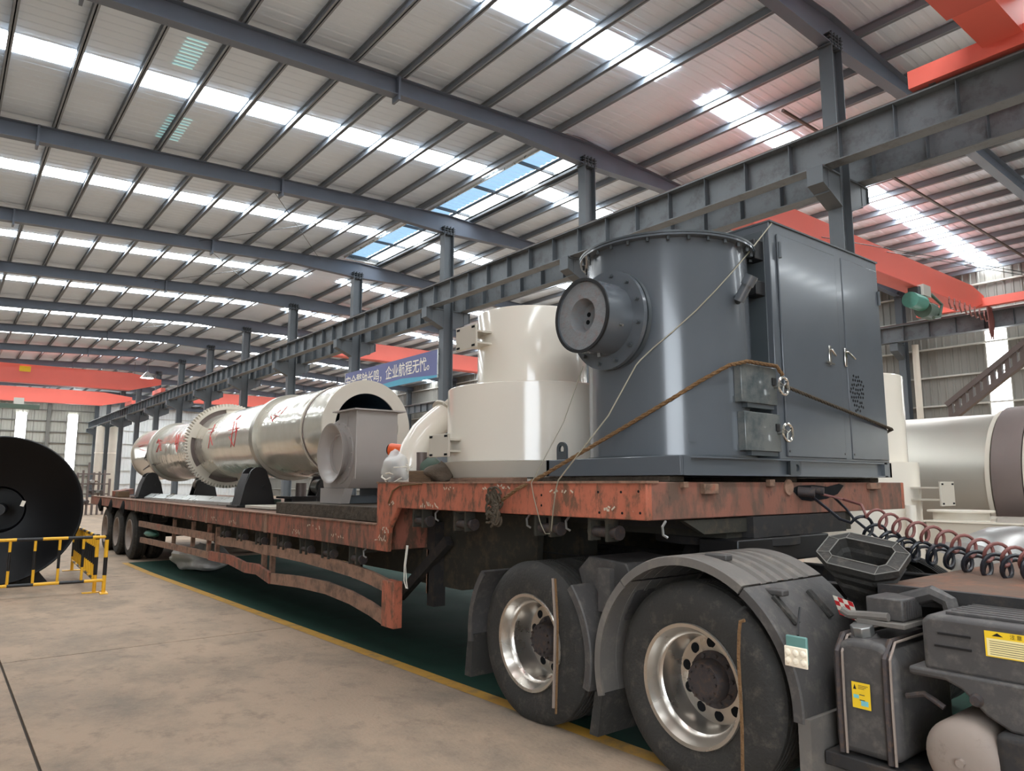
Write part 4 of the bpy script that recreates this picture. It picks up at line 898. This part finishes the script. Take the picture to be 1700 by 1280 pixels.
# ---- beige two-tier tank
BXc, BYc = 4.18, 4.98
bt_ = thing('process_tank', (BXc, BYc, 1.6), 'glossy beige two tier round tank standing between furnace and blower', 'tank')
MB().lathe([(.0, 0), (.75, 0), (.805, .13), (.77, .135)], (BXc, BYc, 1.6), (0, 0, 1), 72).build('base_skirt', 'beige_matt', bt_)
MB().lathe([(.76, .135), (.76, .765), (.755, .772), (.50, .776)], (BXc, BYc, 1.6), (0, 0, 1), 96).build('lower_drum', 'beige', bt_)
MB().lathe([(.495, .77), (.495, 1.45), (.49, 1.46), (.45, 1.46), (.44, 1.4), (.44, .8)], (BXc, BYc, 1.6), (0, 0, 1), 96).build('upper_drum', 'beige', bt_)
def mount(x_out, x_in, yc, za, zb, wy, parent, axis='x'):
    f = (lambda a, b, c, d, e, g: (a, b, c, d, e, g)) if axis == 'x' else (lambda a, b, c, d, e, g: (c, d, a, b, e, g))
    lo, hi = min(x_out, x_in), max(x_out, x_in); s_ = 1 if x_in > x_out else -1
    o = MB().box(*f(min(x_out, x_out+s_*.02), max(x_out, x_out+s_*.02), yc-wy, yc+wy, za, zb)).build('mount_plate', 'beige_matt', parent, bevel=.003)
    for q in (.25, .75):
        z = za+(zb-za)*q; MB().box(*f(lo+.015, hi, yc-wy*.85, yc+wy*.85, z-.008, z+.008)).build('gusset', 'beige_matt', o)
    for sy_ in (-1, 1):
        for q in (.1, .9):
            z = za+(zb-za)*q; a = x_out-s_*.003; MB().box(*f(min(a, x_out), max(a, x_out), yc+sy_*wy*.75-.022, yc+sy_*wy*.75+.022, z-.009, z+.009)).build('slot', 'void', o)
mount(3.50, 3.75, 5.06, 2.70, 2.90, .15, bt_); mount(3.28, 3.48, 5.13, 1.77, 1.96, .15, bt_)
# ---- duct elbow, motors and clutter at the gooseneck step
el = thing('duct_elbow', (3.62, 5.86, 1.56), 'glossy beige duct elbow lying beside the beige tank', 'duct')
P = [ony(x, y, 5.86) for x, y in ((740, 690), (722, 704), (703, 722), (689, 745), (682, 772), (681, 803))]
MB().tube([P[0]]+[P[0].lerp(P[1], .5)]+P[1:], .135, 28).build('bend', 'beige', el, angle=60)
d = (P[0]-P[1]).normalized(); MB().ring(P[0], d, .11, .17, -.01, .012, 32).build('flange', 'beige_matt', el)
MB().add([P[0]+Vector((-.1, -.1, .10)), P[0]+Vector((.02, -.1, .20)), P[0]+Vector((.08, -.1, -.02)), P[0]+Vector((-.1, -.09, .10)), P[0]+Vector((.02, -.09, .20)), P[0]+Vector((.08, -.09, -.02))], [(0, 1, 2), (3, 5, 4), (0, 3, 4, 1), (1, 4, 5, 2), (2, 5, 3, 0)]).build('flange_ear', 'beige_matt', el)
mo = thing('geared_motor', (3.36, 5.80, 1.57), 'small motor with orange cap above the plastic wrapped bundle', 'motor')
a, b = onx(657, 746, 3.42), onx(683, 749, 3.50); MB().cyl(a+Vector((-.02, .06, 0)), b+Vector((.03, -.02, -.01)), .06, n=24).build('orange_cap', 'orange', mo)
MB().lathe([(0, 0), (.048, 0), (.052, .012)], a+Vector((-.023, .062, 0)), (a-b), 20).build('cap_opening', 'void', mo)
c = onx(690, 775, 3.55); MB().cyl((3.48, 5.72, 1.565), (3.48, 5.72, a.z-.04), .05).build('stand', 'taupe', mo)
def blob(name, mat, o, r, parent=None, seed=1, amp=.18, n=20, k=14, flat=True):
    rn = random.Random(seed); fr = [(rn.uniform(1.5, 4), rn.uniform(0, 6), rn.uniform(1.5, 5), rn.uniform(0, 6)) for _ in range(7)]; m = MB(); vs = []
    for i in range(k+1):
        ph = PI*i/k-PI/2
        for j in range(n):
            t = 2*PI*j/n; s_ = 1+amp*sum(math.sin(a*t*1.0+b)*math.cos(c_*ph+d_) for a, b, c_, d_ in [(round(q[0]), q[1], q[2], q[3]) for q in fr])/2.2
            z = r[2]*math.sin(ph)*s_; vs.append((o[0]+r[0]*math.cos(ph)*math.cos(t)*s_, o[1]+r[1]*math.cos(ph)*math.sin(t)*s_, o[2]+max(z, -r[2]*.8 if flat else -9)))
    m.add(vs, [(i*n+j, i*n+(j+1) % n, (i+1)*n+(j+1) % n, (i+1)*n+j) for i in range(k) for j in range(n)])
    return m.build(name, mat, parent, angle=50)
wp = thing('wrapped_motor', (3.36, 5.88, 1.565), 'motor wrapped in white plastic film at the gooseneck edge', 'motor')
blob('motor_body', 'hub', (3.36, 5.93, 1.66), (.09, .13, .10), wp, 4, .1)
blob('plastic_wrap', 'film', (3.36, 5.93, 1.685), (.13, .19, .15), wp, 9, .2)
m = MB(); rn = random.Random(5)
for k in range(9):
    t0 = rn.uniform(0, 6); pts = []
    for q in range(9):
        t = t0+q*.34; h = rn.uniform(-.012, .012); pts.append((3.36+.135*math.cos(t)*math.cos(k), 5.93+.195*math.sin(t), 1.69+.15*math.cos(t)*math.sin(k*1.3)+h))
    m.tube(pts, .008, 5)
o = m.build('film_folds', 'white_paint', wp); o['kind'] = 'stuff'
tag(MB().obox((3.40, 5.55, 1.615), (.10, .30, .10), Matrix.Rotation(.15, 3, 'Z')).build('board_offcut', 'wood', bevel=.006), 'short raw wooden board beside the plastic wrapped motor', 'timber')
tag(blob('tarp_bundle', 'cloth', (3.42, 5.30, 1.635), (.11, .16, .085), None, 12, .3), 'crumpled brown tarpaulin bundle between board and beige tank', 'tarpaulin')
tag(blob('green_pump', 'green_machine', (3.52, 5.62, 1.67), (.09, .16, .12), None, 22, .08), 'green ribbed motor casing behind the wooden board', 'motor')
m = MB(); m.tube([onx(x, y, 3.19) for x, y in ((700, 803), (665, 806), (652, 815), (645, 835))], .008, 6); tag(m.build('loose_cord', 'rope'), 'thin tan cord drooping over the gooseneck corner', 'rope')
# ---- blower fan
fa = thing('blower_fan', (3.78, 7.6, 1.33), 'grey centrifugal blower fan with round inlet cone in front of the drum', 'fan')
bz_ = 1.335
prof = [(7.20, 2.34), (7.20, 1.76), (7.24, 1.66), (7.31, 1.56), (7.38, 1.50), (8.0, 1.50), (8.05, 1.62), (8.08, 1.8), (8.05, 2.0), (7.96, 2.13), (7.82, 2.22), (7.66, 2.26), (7.64, 2.34)]
fh = MB().prism(prof, 'x', 3.50, 3.99).build('scroll_housing', 'fan_grey', fa, bevel=.006)
m = MB(); m.box(3.44, 4.06, 7.14, 7.70, 2.335, 2.35); m.build('outlet_flange', 'fan_grey', fa)
MB().prism([(7.38, 1.50), (7.46, bz_), (8.0, bz_), (8.0, 1.50)], 'x', 3.46, 3.56).build('base_leg', 'fan_grey', fa)
MB().prism([(7.30, 1.50), (7.40, bz_), (8.0, bz_), (8.0, 1.50)], 'x', 3.95, 4.05).build('base_leg', 'slate_dark', fa)
MB().box(3.56, 3.95, 7.5, 7.95, bz_, 1.42).build('base_pan', 'slate_dark', fa)
MB().box(3.99, 4.6, 7.35, 7.9, bz_-.1, 1.5).build('motor_pedestal', 'slate_dark', fa)
MB().cyl((4.02, 7.62, 1.75), (4.5, 7.62, 1.75), .17, n=28).build('drive_motor', 'slate_dark', fa)
fi = MB().ring((3.50, 7.60, 1.88), (-1, 0, 0), .2, .34, 0, .02, 48).build('inlet_plate', 'fan_grey', fa)
MB().lathe([(.22, -.02), (.225, .03), (.25, .07), (.295, .11), (.32, .125), (.332, .125), (.32, .105), (.27, .06), (.25, .01)], (3.50, 7.60, 1.88), (-1, 0, 0), 48).build('inlet_cone', 'fan_grey', fa)
MB().lathe([(0, 0), (.225, 0)], (3.53, 7.60, 1.88), (-1, 0, 0), 32).build('inlet_eye', 'void', fi)
MB().obox((3.525, 7.50, 1.88), (.02, .16, .09), Matrix.Rotation(.4, 3, 'X')).build('impeller_blade', 'red_paint', fi)
for k in range(12): t = 2*PI*k/12; q = Vector((3.48, 7.60+.325*math.cos(t), 1.88+.325*math.sin(t))); MB().cyl(q, q+Vector((-.012, 0, 0)), .009, n=6).build('bolt', 'fan_grey', fi)
for y, mt in ((7.2, 'fan_grey'), (7.42, 'fan_grey')): MB().box(3.488, 3.50, y, y+.02, 1.6, 2.33).build('stiffener_rib', mt, fa)
def shift_thing(t, d):
    t.location = t.location+Vector(d)
shift_thing(fa, (0, -.12, 0))
# ---- rotary drum
DX, DZ, DR, DY0, DY1 = 4.40, 2.275, .62, 8.62, 20.6
dr = thing('rotary_drum', (DX, 14, DZ-DR), 'long shiny steel rotary drum with ring gear lying on black supports', 'drum')
ax = (0, 1, 0); O = (DX, DY0, DZ)
MB().lathe([(DR, .0), (DR, DY1-DY0-.55), (DR-.06, DY1-DY0-.3), (DR-.22, DY1-DY0-.06), (DR-.45, DY1-DY0), (0, DY1-DY0)], O, ax, 96).build('shell', 'drum_metal', dr)
MB().ring(O, ax, .455, DR+.012, -.012, .012, 96).build('front_ring', 'beige_matt', dr)
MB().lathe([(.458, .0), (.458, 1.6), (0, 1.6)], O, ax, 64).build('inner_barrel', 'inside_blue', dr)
def hoop(y, r0, w_, mat='beige_matt', name='shell_hoop'): return MB().ring((DX, y, DZ), ax, DR-.004, r0, -w_/2, w_/2, 96).build(name, mat, dr, angle=30)
def ring_y(px, r): return onx(px, 730, DX-r).y
yg, yr1, yr2, yfl = ring_y(306, .80), ring_y(415, .675), ring_y(246, .675), ring_y(497, .635)
hoop(yfl, .632, .03); hoop(yfl-.06, .628, .02, 'taupe'); hoop(yr1, .675, .15, 'silver_old', 'riding_ring'); hoop(yr1+.1, .64, .02, 'taupe'); hoop(yr2, .675, .15, 'silver_old', 'riding_ring'); hoop(yr2+2.0, .63, .03)
m = MB(); nt_ = 84; pr = []
for k in range(nt_):
    for q, r in ((0, .755), (.22, .81), (.55, .81), (.77, .755)): t = 2*PI*(k+q)/nt_; pr.append((r*math.cos(t), r*math.sin(t)))
N = len(pr); inn = [(.70*math.cos(2*PI*k/N), .70*math.sin(2*PI*k/N)) for k in range(N)]
vs = [(DX+p[0], yg+h, DZ+p[1]) for h in (-.06, .06) for P_ in (pr, inn) for p in P_]
fs = []
for i in range(N):
    j = (i+1) % N; fs += [(i, j, N+j, N+i), (2*N+i, 3*N+i, 3*N+j, 2*N+j), (i, 2*N+i, 2*N+j, j), (N+i, N+j, 3*N+j, 3*N+i)]
rg = m.add(vs, fs).build('ring_gear', 'beige_matt', dr, smooth=False)
for k in range(5):
    t0, t1 = 2*PI*k/5+.2, 2*PI*k/5+.62
    MB().lathe([(DR, -.05), (.71, -.05), (.71, .05), (DR, .05)], (DX, yg, DZ), ax, 8, a0=t0, a1=t1, close=True).build('gear_bracket', 'beige_matt', rg)
    MB().lathe([(DR, -.01), (.70, -.01), (.70, .01), (DR, .01)], (DX, yg, DZ), ax, 8, a0=t1, a1=t0+2*PI/5, close=True).build('gear_segment', 'taupe', rg)
# marker pen strokes on the shell
zz = lambda x, y: (200+x*.2118, 640+y*.2118)
ST = [[(688, 345), (716, 338)], [(742, 305), (705, 385), (688, 492)], [(702, 395), (712, 440), (720, 468)], [(690, 372), (738, 352)],
      [(845, 352), (930, 332)], [(892, 280), (872, 395), (866, 482)], [(908, 295), (902, 400), (888, 480)], [(915, 330), (892, 450)], [(858, 384), (918, 350)], [(905, 268), (945, 232)], [(850, 400), (884, 470)],
      [(282, 452), (300, 418), (312, 512)], [(300, 468), (280, 522)], [(285, 440), (318, 430)], [(442, 388), (430, 450), (440, 522)], [(424, 462), (448, 448)], [(455, 385), (446, 500)],
      [(1178, 240), (1192, 282)], [(1186, 278), (1222, 238)], [(1200, 232), (1240, 242)], [(1258, 222), (1310, 160)], [(1230, 215), (1258, 190)], [(140, 480), (180, 470)], [(150, 500), (185, 510)]]
m = MB()
for s_ in ST:
    pts = []
    for a, b in zip(s_[:-1], s_[1:]):
        for q in range(5): pts.append(oncylY(*zz(a[0]+(b[0]-a[0])*q/4, a[1]+(b[1]-a[1])*q/4), DX, DZ, DR+.002))
    m.tube(pts, .0055, 5)
o = m.build('marker_strokes', 'red_line', dr); o['kind'] = 'stuff'
m = MB(); m.tube([oncylY(x, y, DX, DZ, DR+.015) for x, y in ((247, 742), (240, 762), (252, 770), (238, 780), (250, 770), (258, 772))], .012, 6); m.build('hanging_wire', 'black', dr)
# roller supports
def support(x, y, label, big=True):
    t = thing('roller_support', (x, y, zl1(y)+.006), label, 'support', 'black roller supports under the drum')
    zb = zl1(y)+.008; s_ = 1 if x < DX else -1; zt_ = 1.80 if big else 1.55; w_ = .27 if big else .22
    pr = [(x-w_, zb), (x+w_, zb), (x+w_*.72, zb+(zt_-zb)*.55)]+[(x+w_*.5*math.cos(PI*k/8), zt_-.12+.12*math.sin(PI*k/8)) for k in range(9)]+[(x-w_*.72, zb+(zt_-zb)*.55)]
    for q in (-1, 1): MB().prism(pr, 'y', y+q*.17-.02, y+q*.17+.02).build('side_plate', 'black', t)
    MB().prism([(x-s_*w_*.98, zb+.02), (x-s_*w_*.9, zb+.02), (x-s_*w_*.64, zb+(zt_-zb)*.55), (x-s_*w_*.42, zt_-.1), (x-s_*w_*.5, zt_-.1), (x-s_*w_*.72, zb+(zt_-zb)*.55)], 'y', y-.15, y+.15).build('back_plate', 'black', t)
    MB().box(x-w_-.05, x+w_+.05, y-.25, y+.25, zb, zb+.03).build('base_plate', 'black', t)
    MB().cyl((x+s_*.10, y-.11, zb+.30), (x+s_*.10, y+.11, zb+.30), .12, n=28).build('roller', 'steel_bare', t)
    MB().cyl((x+s_*.10, y-.2, zb+.30), (x+s_*.10, y+.2, zb+.30), .035, n=16).build('shaft', 'black', t)
support(3.82, yr1, 'black roller support under the front riding ring, near side of the drum'); support(4.98, yr1, 'black roller support under the front riding ring, far side of the drum')
support(3.82, yr2, 'black roller support under the rear riding ring, near side of the drum'); support(4.98, yr2, 'black roller support under the rear riding ring, far side of the drum')
th_ = thing('thrust_roller', (4.42, yr1-.35, 1.19), 'small black thrust roller stand beneath the drum centre', 'support')
MB().box(4.22, 4.62, yr1-.5, yr1-.2, zl1(11)+.006, 1.35).build('stand', 'black', th_, bevel=.01); MB().cyl((4.42, yr1-.35, 1.35), (4.42, yr1-.35, 1.56), .08).build('roller', 'taupe', th_); MB().box(4.1, 4.7, yr1-.52, yr1-.18, 1.33, 1.36).build('cap', 'black', th_)
# beams lying on the deck
ga = thing('galvanised_duct', (3.75, 14, 1.2), 'long bright galvanised channel lying on the deck under the drum', 'beam')
ya, yb = yr1+.45, yr2-.5; zb = 1.21
MB().prism([(3.62, zb), (3.95, zb), (3.95, zb+.11), (3.76, zb+.13), (3.62, zb+.05)], 'y', ya, yb).build('channel', 'galv', ga)
MB().obox((3.69, (ya+yb)/2+1.0, zb+.12), (.14, .12, .012), Matrix.Rotation(-.4, 3, 'Y')).build('strap', 'chrome', ga)
tag(MB().box(4.0, 4.5, ya+.2, yb-.3, 1.21, 1.30).build('steel_plate_stack', 'green_machine', bevel=.006), 'dull greenish steel section behind the galvanised channel', 'beam')
tag(MB().box(3.55, 4.1, yr1-1.45, yr1-.45, 1.206, 1.245).build('grey_plate', 'beige_matt', bevel=.004), 'flat pale steel plate on the deck behind the blower', 'plate')
o = MB(); a, b = onz(198, 824, 1.24), onz(240, 822, 1.24); yq = 19.6; o.bar((3.45, yq, 1.31), (3.9, yq+.9, 1.36), .2, .14); tag(o.build('rusty_beam', 'trailer_red', bevel=.01), 'rusty red beam end lying at the rear of the deck', 'beam')
timber(3.38, 3.62, 19.0, 19.35, zl1(19.2)+.01, 1.37, 'split timber chock at the rear of the deck beside the rusty beam', 'wood')
# ---- lashing rope and wires
ro = thing('lashing_rope', (3.8, 3.2, 1.4), 'thick brown rope lashed across the furnace and cabinet to the trailer rail', 'rope')
P = [onx(822, 838, 3.165), onx(860, 812, 3.17)+Vector((0, 0, .004)), onx(900, 790, 3.26)]+[oncyl(x, y, FX, FY, FR+.018) for x, y in ((1045, 704), (1085, 680), (1125, 656), (1160, 634))]+[ony(1198, 613, 2.735), ony(1212, 606, 2.70), (4.06, 2.672, 2.335), (4.40, 2.672, 2.338), (4.46, 2.665, 2.28), ony(1300, 640, 2.71), (CX1+.02, CYF-.03, ony(1473, 712, CYF-.03).z), (CX1+.035, CYF+.02, 1.98), (CX1+.03, 3.4, 2.05)]
def twist(path, r, parent, name, mat, seg=.025):
    """three strands laid around the path"""
    P = [Vector(p) for p in path]; pts = [P[0]]
    for a, b in zip(P[:-1], P[1:]):
        n = max(1, int((b-a).length/seg)); pts += [a.lerp(b, (k+1)/n) for k in range(n)]
    for s_ in range(3):
        out = []
        for i, p in enumerate(pts):
            d = (pts[min(i+1, len(pts)-1)]-pts[max(i-1, 0)]).normalized(); u = d.cross(Vector((.3, .2, 1))).normalized(); v = d.cross(u); t = i*1.15+s_*2*PI/3
            out.append(p+(u*math.cos(t)+v*math.sin(t))*r*.5)
        MB().tube(out, r*.58, 6).build(name, mat, parent)
twist(P[:9], .0135, ro, 'rope_strand', 'rope'); twist(P[8:12], .0135, ro, 'rope_strand', 'rope'); twist(P[12:], .0135, ro, 'rope_strand', 'rope_dark')
m = MB(); rn = random.Random(8); kc = onx(823, 838, 3.16)
for k in range(34):
    c = kc+Vector((rn.uniform(-.035, .0), rn.uniform(-.05, .05), rn.uniform(-.12, .10))); r0 = rn.uniform(.025, .055); t0 = rn.uniform(0, 6); u = Vector((rn.uniform(-.3, .1), rn.uniform(-1, 1), rn.uniform(-1, 1))).normalized(); v = u.cross(Vector((1, rn.uniform(-.4, .4), .2))).normalized()
    m.tube([c+(u*math.cos(t0+q*.55)*r0+v*math.sin(t0+q*.55)*r0*.7) for q in range(9)], .0085, 6)
o = m.build('rope_knot', 'rope_dark', ro); o['kind'] = 'stuff'
w1 = thing('lashing_wire', (3.6, 3.0, 1.3), 'thin pale cable looped over the furnace shoulder down to the trailer rail', 'cable')
P = [(4.60, 2.80, CZ1+.01), (4.60, 2.775, CZ1-.02)]+[ony(1252, 408, 2.80)]+[oncyl(x, y, FX, FY, FR+.012) for x, y in ((1238, 425), (1215, 452), (1190, 480), (1155, 516), (1115, 552), (1085, 577))]+[onx(1063, 598, 3.425), onx(1056, 606, 3.40), onx(1010, 690, 3.28), onx(927, 797, 3.185), onx(923, 812, 3.185), onx(918, 850, 3.185), onx(915, 885, 3.24)]
m = MB(); m.tube(P, .0045, 7); m.build('cable_run', 'wire', w1)
w2 = thing('lashing_wire', (3.4, 3.8, 1.3), 'thin grey cable running from behind the burner port to the trailer rail', 'cable')
P = [onx(968, 608, 3.5), onx(936, 700, 3.3), onx(882, 802, 3.185), onx(886, 825, 3.185), onx(897, 868, 3.185), onx(905, 886, 3.22), onx(913, 886, 3.23)]
m = MB(); m.tube(P, .0032, 7); m.build('cable_run', 'wire', w2)
# ================================================================== AROUND THE TRUCK
# ---- black disc behind the barrier
dc = Vector((.80, 13.7, 1.15)); dax = Vector((-.12, -.99, 0))
ds = thing('conveyor_drum_head', (dc.x, dc.y, 0), 'huge glossy black round drum head standing behind the yellow barrier', 'drum')
MB().lathe([(1.12, -.9), (1.135, 0), (1.12, .02), (1.09, .015), (.95, -.05), (.6, -.16), (.36, -.2), (.33, -.3), (.33, -.75), (0, -.75)], dc, dax, 96).build('dished_face', 'black_gloss', ds)
MB().lathe([(1.12, -.9), (0, -.95)], dc, dax, 64).build('rear_face', 'black', ds)
MB().cyl(dc-dax*.7, dc-dax*.1, .09, n=24).build('shaft', 'black', ds)
MB().obox(ony(38, 836, 13.85), (.05, .03, .09), Matrix.Rotation(.3, 3, 'Y')).build('paper_tag', 'white_paint', ds)
for s_ in (-1, 1): MB().prism([(dc.x+s_*.75, 0), (dc.x+s_*.35, 0), (dc.x+s_*.6, .2)], 'y', dc.y+.2, dc.y+.6).build('chock', 'black', ds)
# ---- yellow and black barriers
def barrier(a, b, label, n):
    a, b = Vector(a), Vector(b); t = thing('safety_barrier', ((a.x+b.x)/2, (a.y+b.y)/2, 0), label, 'barrier', 'yellow and black safety barriers')
    def striped(p, q, r, name, per=.3, off=0):
        p, q = Vector(p), Vector(q); L_ = (q-p).length; s_ = -off; k = 0; o = MB().cyl(p, q, r, n=10).build(name, 'yellow', t)
        while s_ < L_:
            e = min(L_, s_+per); 
            if e > max(s_, 0) and k % 2: MB().cyl(p.lerp(q, max(s_, 0)/L_), p.lerp(q, e/L_), r+.001, n=10).build('black_band', 'black', o)
            s_ = e; k += 1
    d = (b-a).normalized(); nn_ = Vector((-d.y, d.x, 0))
    striped(a+Vector((0, 0, .79)), b+Vector((0, 0, .79)), .022, 'top_rail', .3, .12); striped(a+Vector((0, 0, .18)), b+Vector((0, 0, .18)), .022, 'bottom_rail', .3, .05)
    for k in range(n+1):
        p = a.lerp(b, k/n); post = k in (0, n)
        striped(p+Vector((0, 0, 0 if post else .2)), p+Vector((0, 0, .82 if post else .77)), .026 if post else .018, 'post' if post else 'upright', .25, 0 if post else .07)
        if post: MB().obox(p+Vector((0, 0, .006)), (.1, .3, .012), Matrix((d, nn_, (0, 0, 1))).transposed()).build('foot', 'yellow', t)
barrier((2.03, 11.98, 0), (-.55, 12.2, 0), 'striped barrier across the front of the black drum head', 9)
barrier((1.93, 12.1, 0), (2.08, 15.4, 0), 'striped barrier receding beside the black drum head toward the trailer wheels', 14)
# ---- bundles on the floor and the side guard
tag(blob('plastic_bag_pile', 'white_bag', (3.95, 14.3, .17), (.42, .75, .21), None, 31, .25, 36, 18), 'crumpled pale plastic sheeting piled on the floor under the trailer', 'bag')
p = onx(251, 886, 3.36); tag(blob('green_sack', 'teal_bag', (3.37, p.y, p.z), (.1, .42, .07), None, 41, .12), 'small teal sack tucked in the trailer side guard', 'sack')
# ---- right hand background: stored machine parts
t = thing('storage_tank', (8.25, 4.06, 0), 'tall beige stepped tank standing on the floor behind the cabinet', 'tank')
MB().lathe([(0, 0), (.62, 0), (.62, 1.78), (.52, 1.785)], (8.25, 4.06, 0), (0, 0, 1), 64).build('lower_drum', 'beige', t)
MB().lathe([(.52, 1.78), (.52, 2.74), (.51, 2.75), (.47, 2.75), (.46, 2.6), (0, 2.6)], (8.25, 4.06, 0), (0, 0, 1), 64).build('upper_drum', 'beige', t)
mount(3.14, 3.46, 8.28, 1.32, 1.57, .17, t, axis='y')
MB().tube([(7.95, 3.38, 1.33), (7.95, 3.38, .3)], .05, 12).build('drain_pipe', 'beige', t)
b2 = thing('stored_drum', (12.6, 2.5, 0), 'big dull silver drum lying beyond the truck at the right edge', 'drum')
MB().lathe([(0, 0), (.98, 0), (1.0, .02), (1.0, 8), (0, 8)], (12.6, -1.6, 1.6), (0, 1, 0), 80).build('shell', 'silver_old', b2)
p = onx(1668, 780, 11.55); MB().ring((12.6, p.y, 1.6), (0, 1, 0), .99, 1.09, -.2, .16, 72).build('riding_ring', 'taupe', b2); MB().ring((12.6, p.y+.22, 1.6), (0, 1, 0), .99, 1.05, -.03, .03, 72).build('ring_flange', 'beige_matt', b2); MB().ring((12.6, p.y-.26, 1.6), (0, 1, 0), .99, 1.07, -.05, .05, 72).build('ring_flange', 'beige_matt', b2)
for y in (.4, 5.0): MB().prism([(11.7, 0), (13.5, 0), (13.4, .5), (13.0, .7), (12.6, .62), (12.2, .7), (11.8, .5)], 'y', y-.12, y+.12).build('cradle', 'black', b2)
o_ = onx(1700, 835, 11.5); MB().box(11.45, 11.62, p.y-.62, p.y-.5, 1.0, 2.0).build('drive_bracket', 'beige_matt', b2)
b3 = thing('feed_box', (10.3, 2.8, 0), 'beige steel box with round flange on top behind the coiled hoses', 'box')
pa = onx(1537, 866, 9.4); MB().box(9.4, 11.2, .9, pa.y, 0, pa.z).build('casing', 'beige_matt', b3, bevel=.01)
MB().box(9.38, 11.22, .88, pa.y+.02, pa.z, pa.z+.02).build('lid', 'beige', b3); a, b = onx(1553, 858, 9.9), onx(1640, 858, 9.9)
MB().lathe([(.30, 0), (.30, .09), (.36, .09), (.36, .11), (.0, .11)], (9.9, (a.y+b.y)/2, pa.z+.02), (0, 0, 1), 40).build('inlet_flange', 'beige_matt', b3)
dm = thing('dished_cover', (7.3, 1.9, 0), 'bright steel domed cover seen through the coiled hoses at right', 'cover')
p = onx(1690, 935, 7.3); MB().lathe([(0, .34), (.2, .32), (.38, .24), (.48, .1), (.5, 0), (.5, -.5)], (7.3, p.y, .85), (0, 0, 1), 40).build('dome', 'steel_bare', dm); MB().cyl((7.3, p.y, 0), (7.3, p.y, .4), .3).build('stand', 'taupe', dm)
st = thing('inclined_conveyor', (20, 6, 2.5), 'dark inclined conveyor frame rising in the right bay', 'conveyor')
a, b = onx(1575, 700, 20), onx(1745, 565, 20)
for dz in (0, .42): MB().bar(a+Vector((0, 0, dz)), b+Vector((0, 0, dz)), .2, .12).build('stringer', 'taupe', st)
for k in range(14): q = a.lerp(b, (k+.5)/14); MB().box(q.x-.06, q.x+.06, q.y-.05, q.y+.05, q.z, q.z+.42).build('rung', 'taupe', st)
MB().box(19.8, 20.2, b.y-.1, b.y+.1, 0, b.z).build('trestle', 'taupe', st); MB().box(19.8, 20.2, a.y-.1, a.y+.1, 0, a.z).build('trestle', 'taupe', st)
dp = tag(MB().tube([(XR-.75, 13.95, 0), (XR-.75, 13.95, 7.8)], .14, 14).build('rain_pipe', 'beige_matt'), 'pale vertical rain pipe beside a right wall column', 'pipe')
# ---- far left: silos, rack
for i, (x0_, x1_, lb) in enumerate(((158, 172, 'left'), (180, 197, 'right'))):
    a, b = ony(x0_, 740, 88), ony(x1_, 740, 88); r = (b.x-a.x)/2
    t = thing('storage_silo', ((a.x+b.x)/2, 88, 0), 'pale beige upright storage silo by the back wall, %s of the two' % lb, 'silo', 'pale silos at the back wall')
    MB().lathe([(0, 0), (r, 0), (r, 7.5), (r*.9, 7.6), (0, 7.75)], ((a.x+b.x)/2, 88, 0), (0, 0, 1), 32).build('barrel', 'beige_matt', t); MB().ring(((a.x+b.x)/2, 88, 4.8), (0, 0, 1), r-.01, r+.05, -.05, .05, 32).build('band', 'beige', t)
rk = thing('pipe_rack', (7.2, 42, 0), 'cluttered steel rack of pipes beyond the rear of the trailer', 'rack')
rn = random.Random(11); a, b = ony(128, 800, 42), ony(182, 800, 42)
for k in range(7):
    x = a.x+(b.x-a.x)*k/6; MB().box(x-.04, x+.04, 41.9, 42.1, 0, rn.uniform(1.6, 2.7)).build('upright', 'taupe', rk)
for z in (.5, 1.0, 1.5, 2.0): MB().box(a.x, b.x, 41.93, 42.07, z, z+.07).build('shelf_bar', 'taupe', rk)
for k in range(12):
    x = rn.uniform(a.x, b.x); z = rn.choice((.6, 1.1, 1.6)); MB().cyl((x, 41.5, z+.06), (x+rn.uniform(-.4, .4), 42.6, z+.06), rn.uniform(.04, .1), n=10).build('pipe', rn.choice(('hub', 'girt', 'steel_bare', 'trailer_brown')), rk)
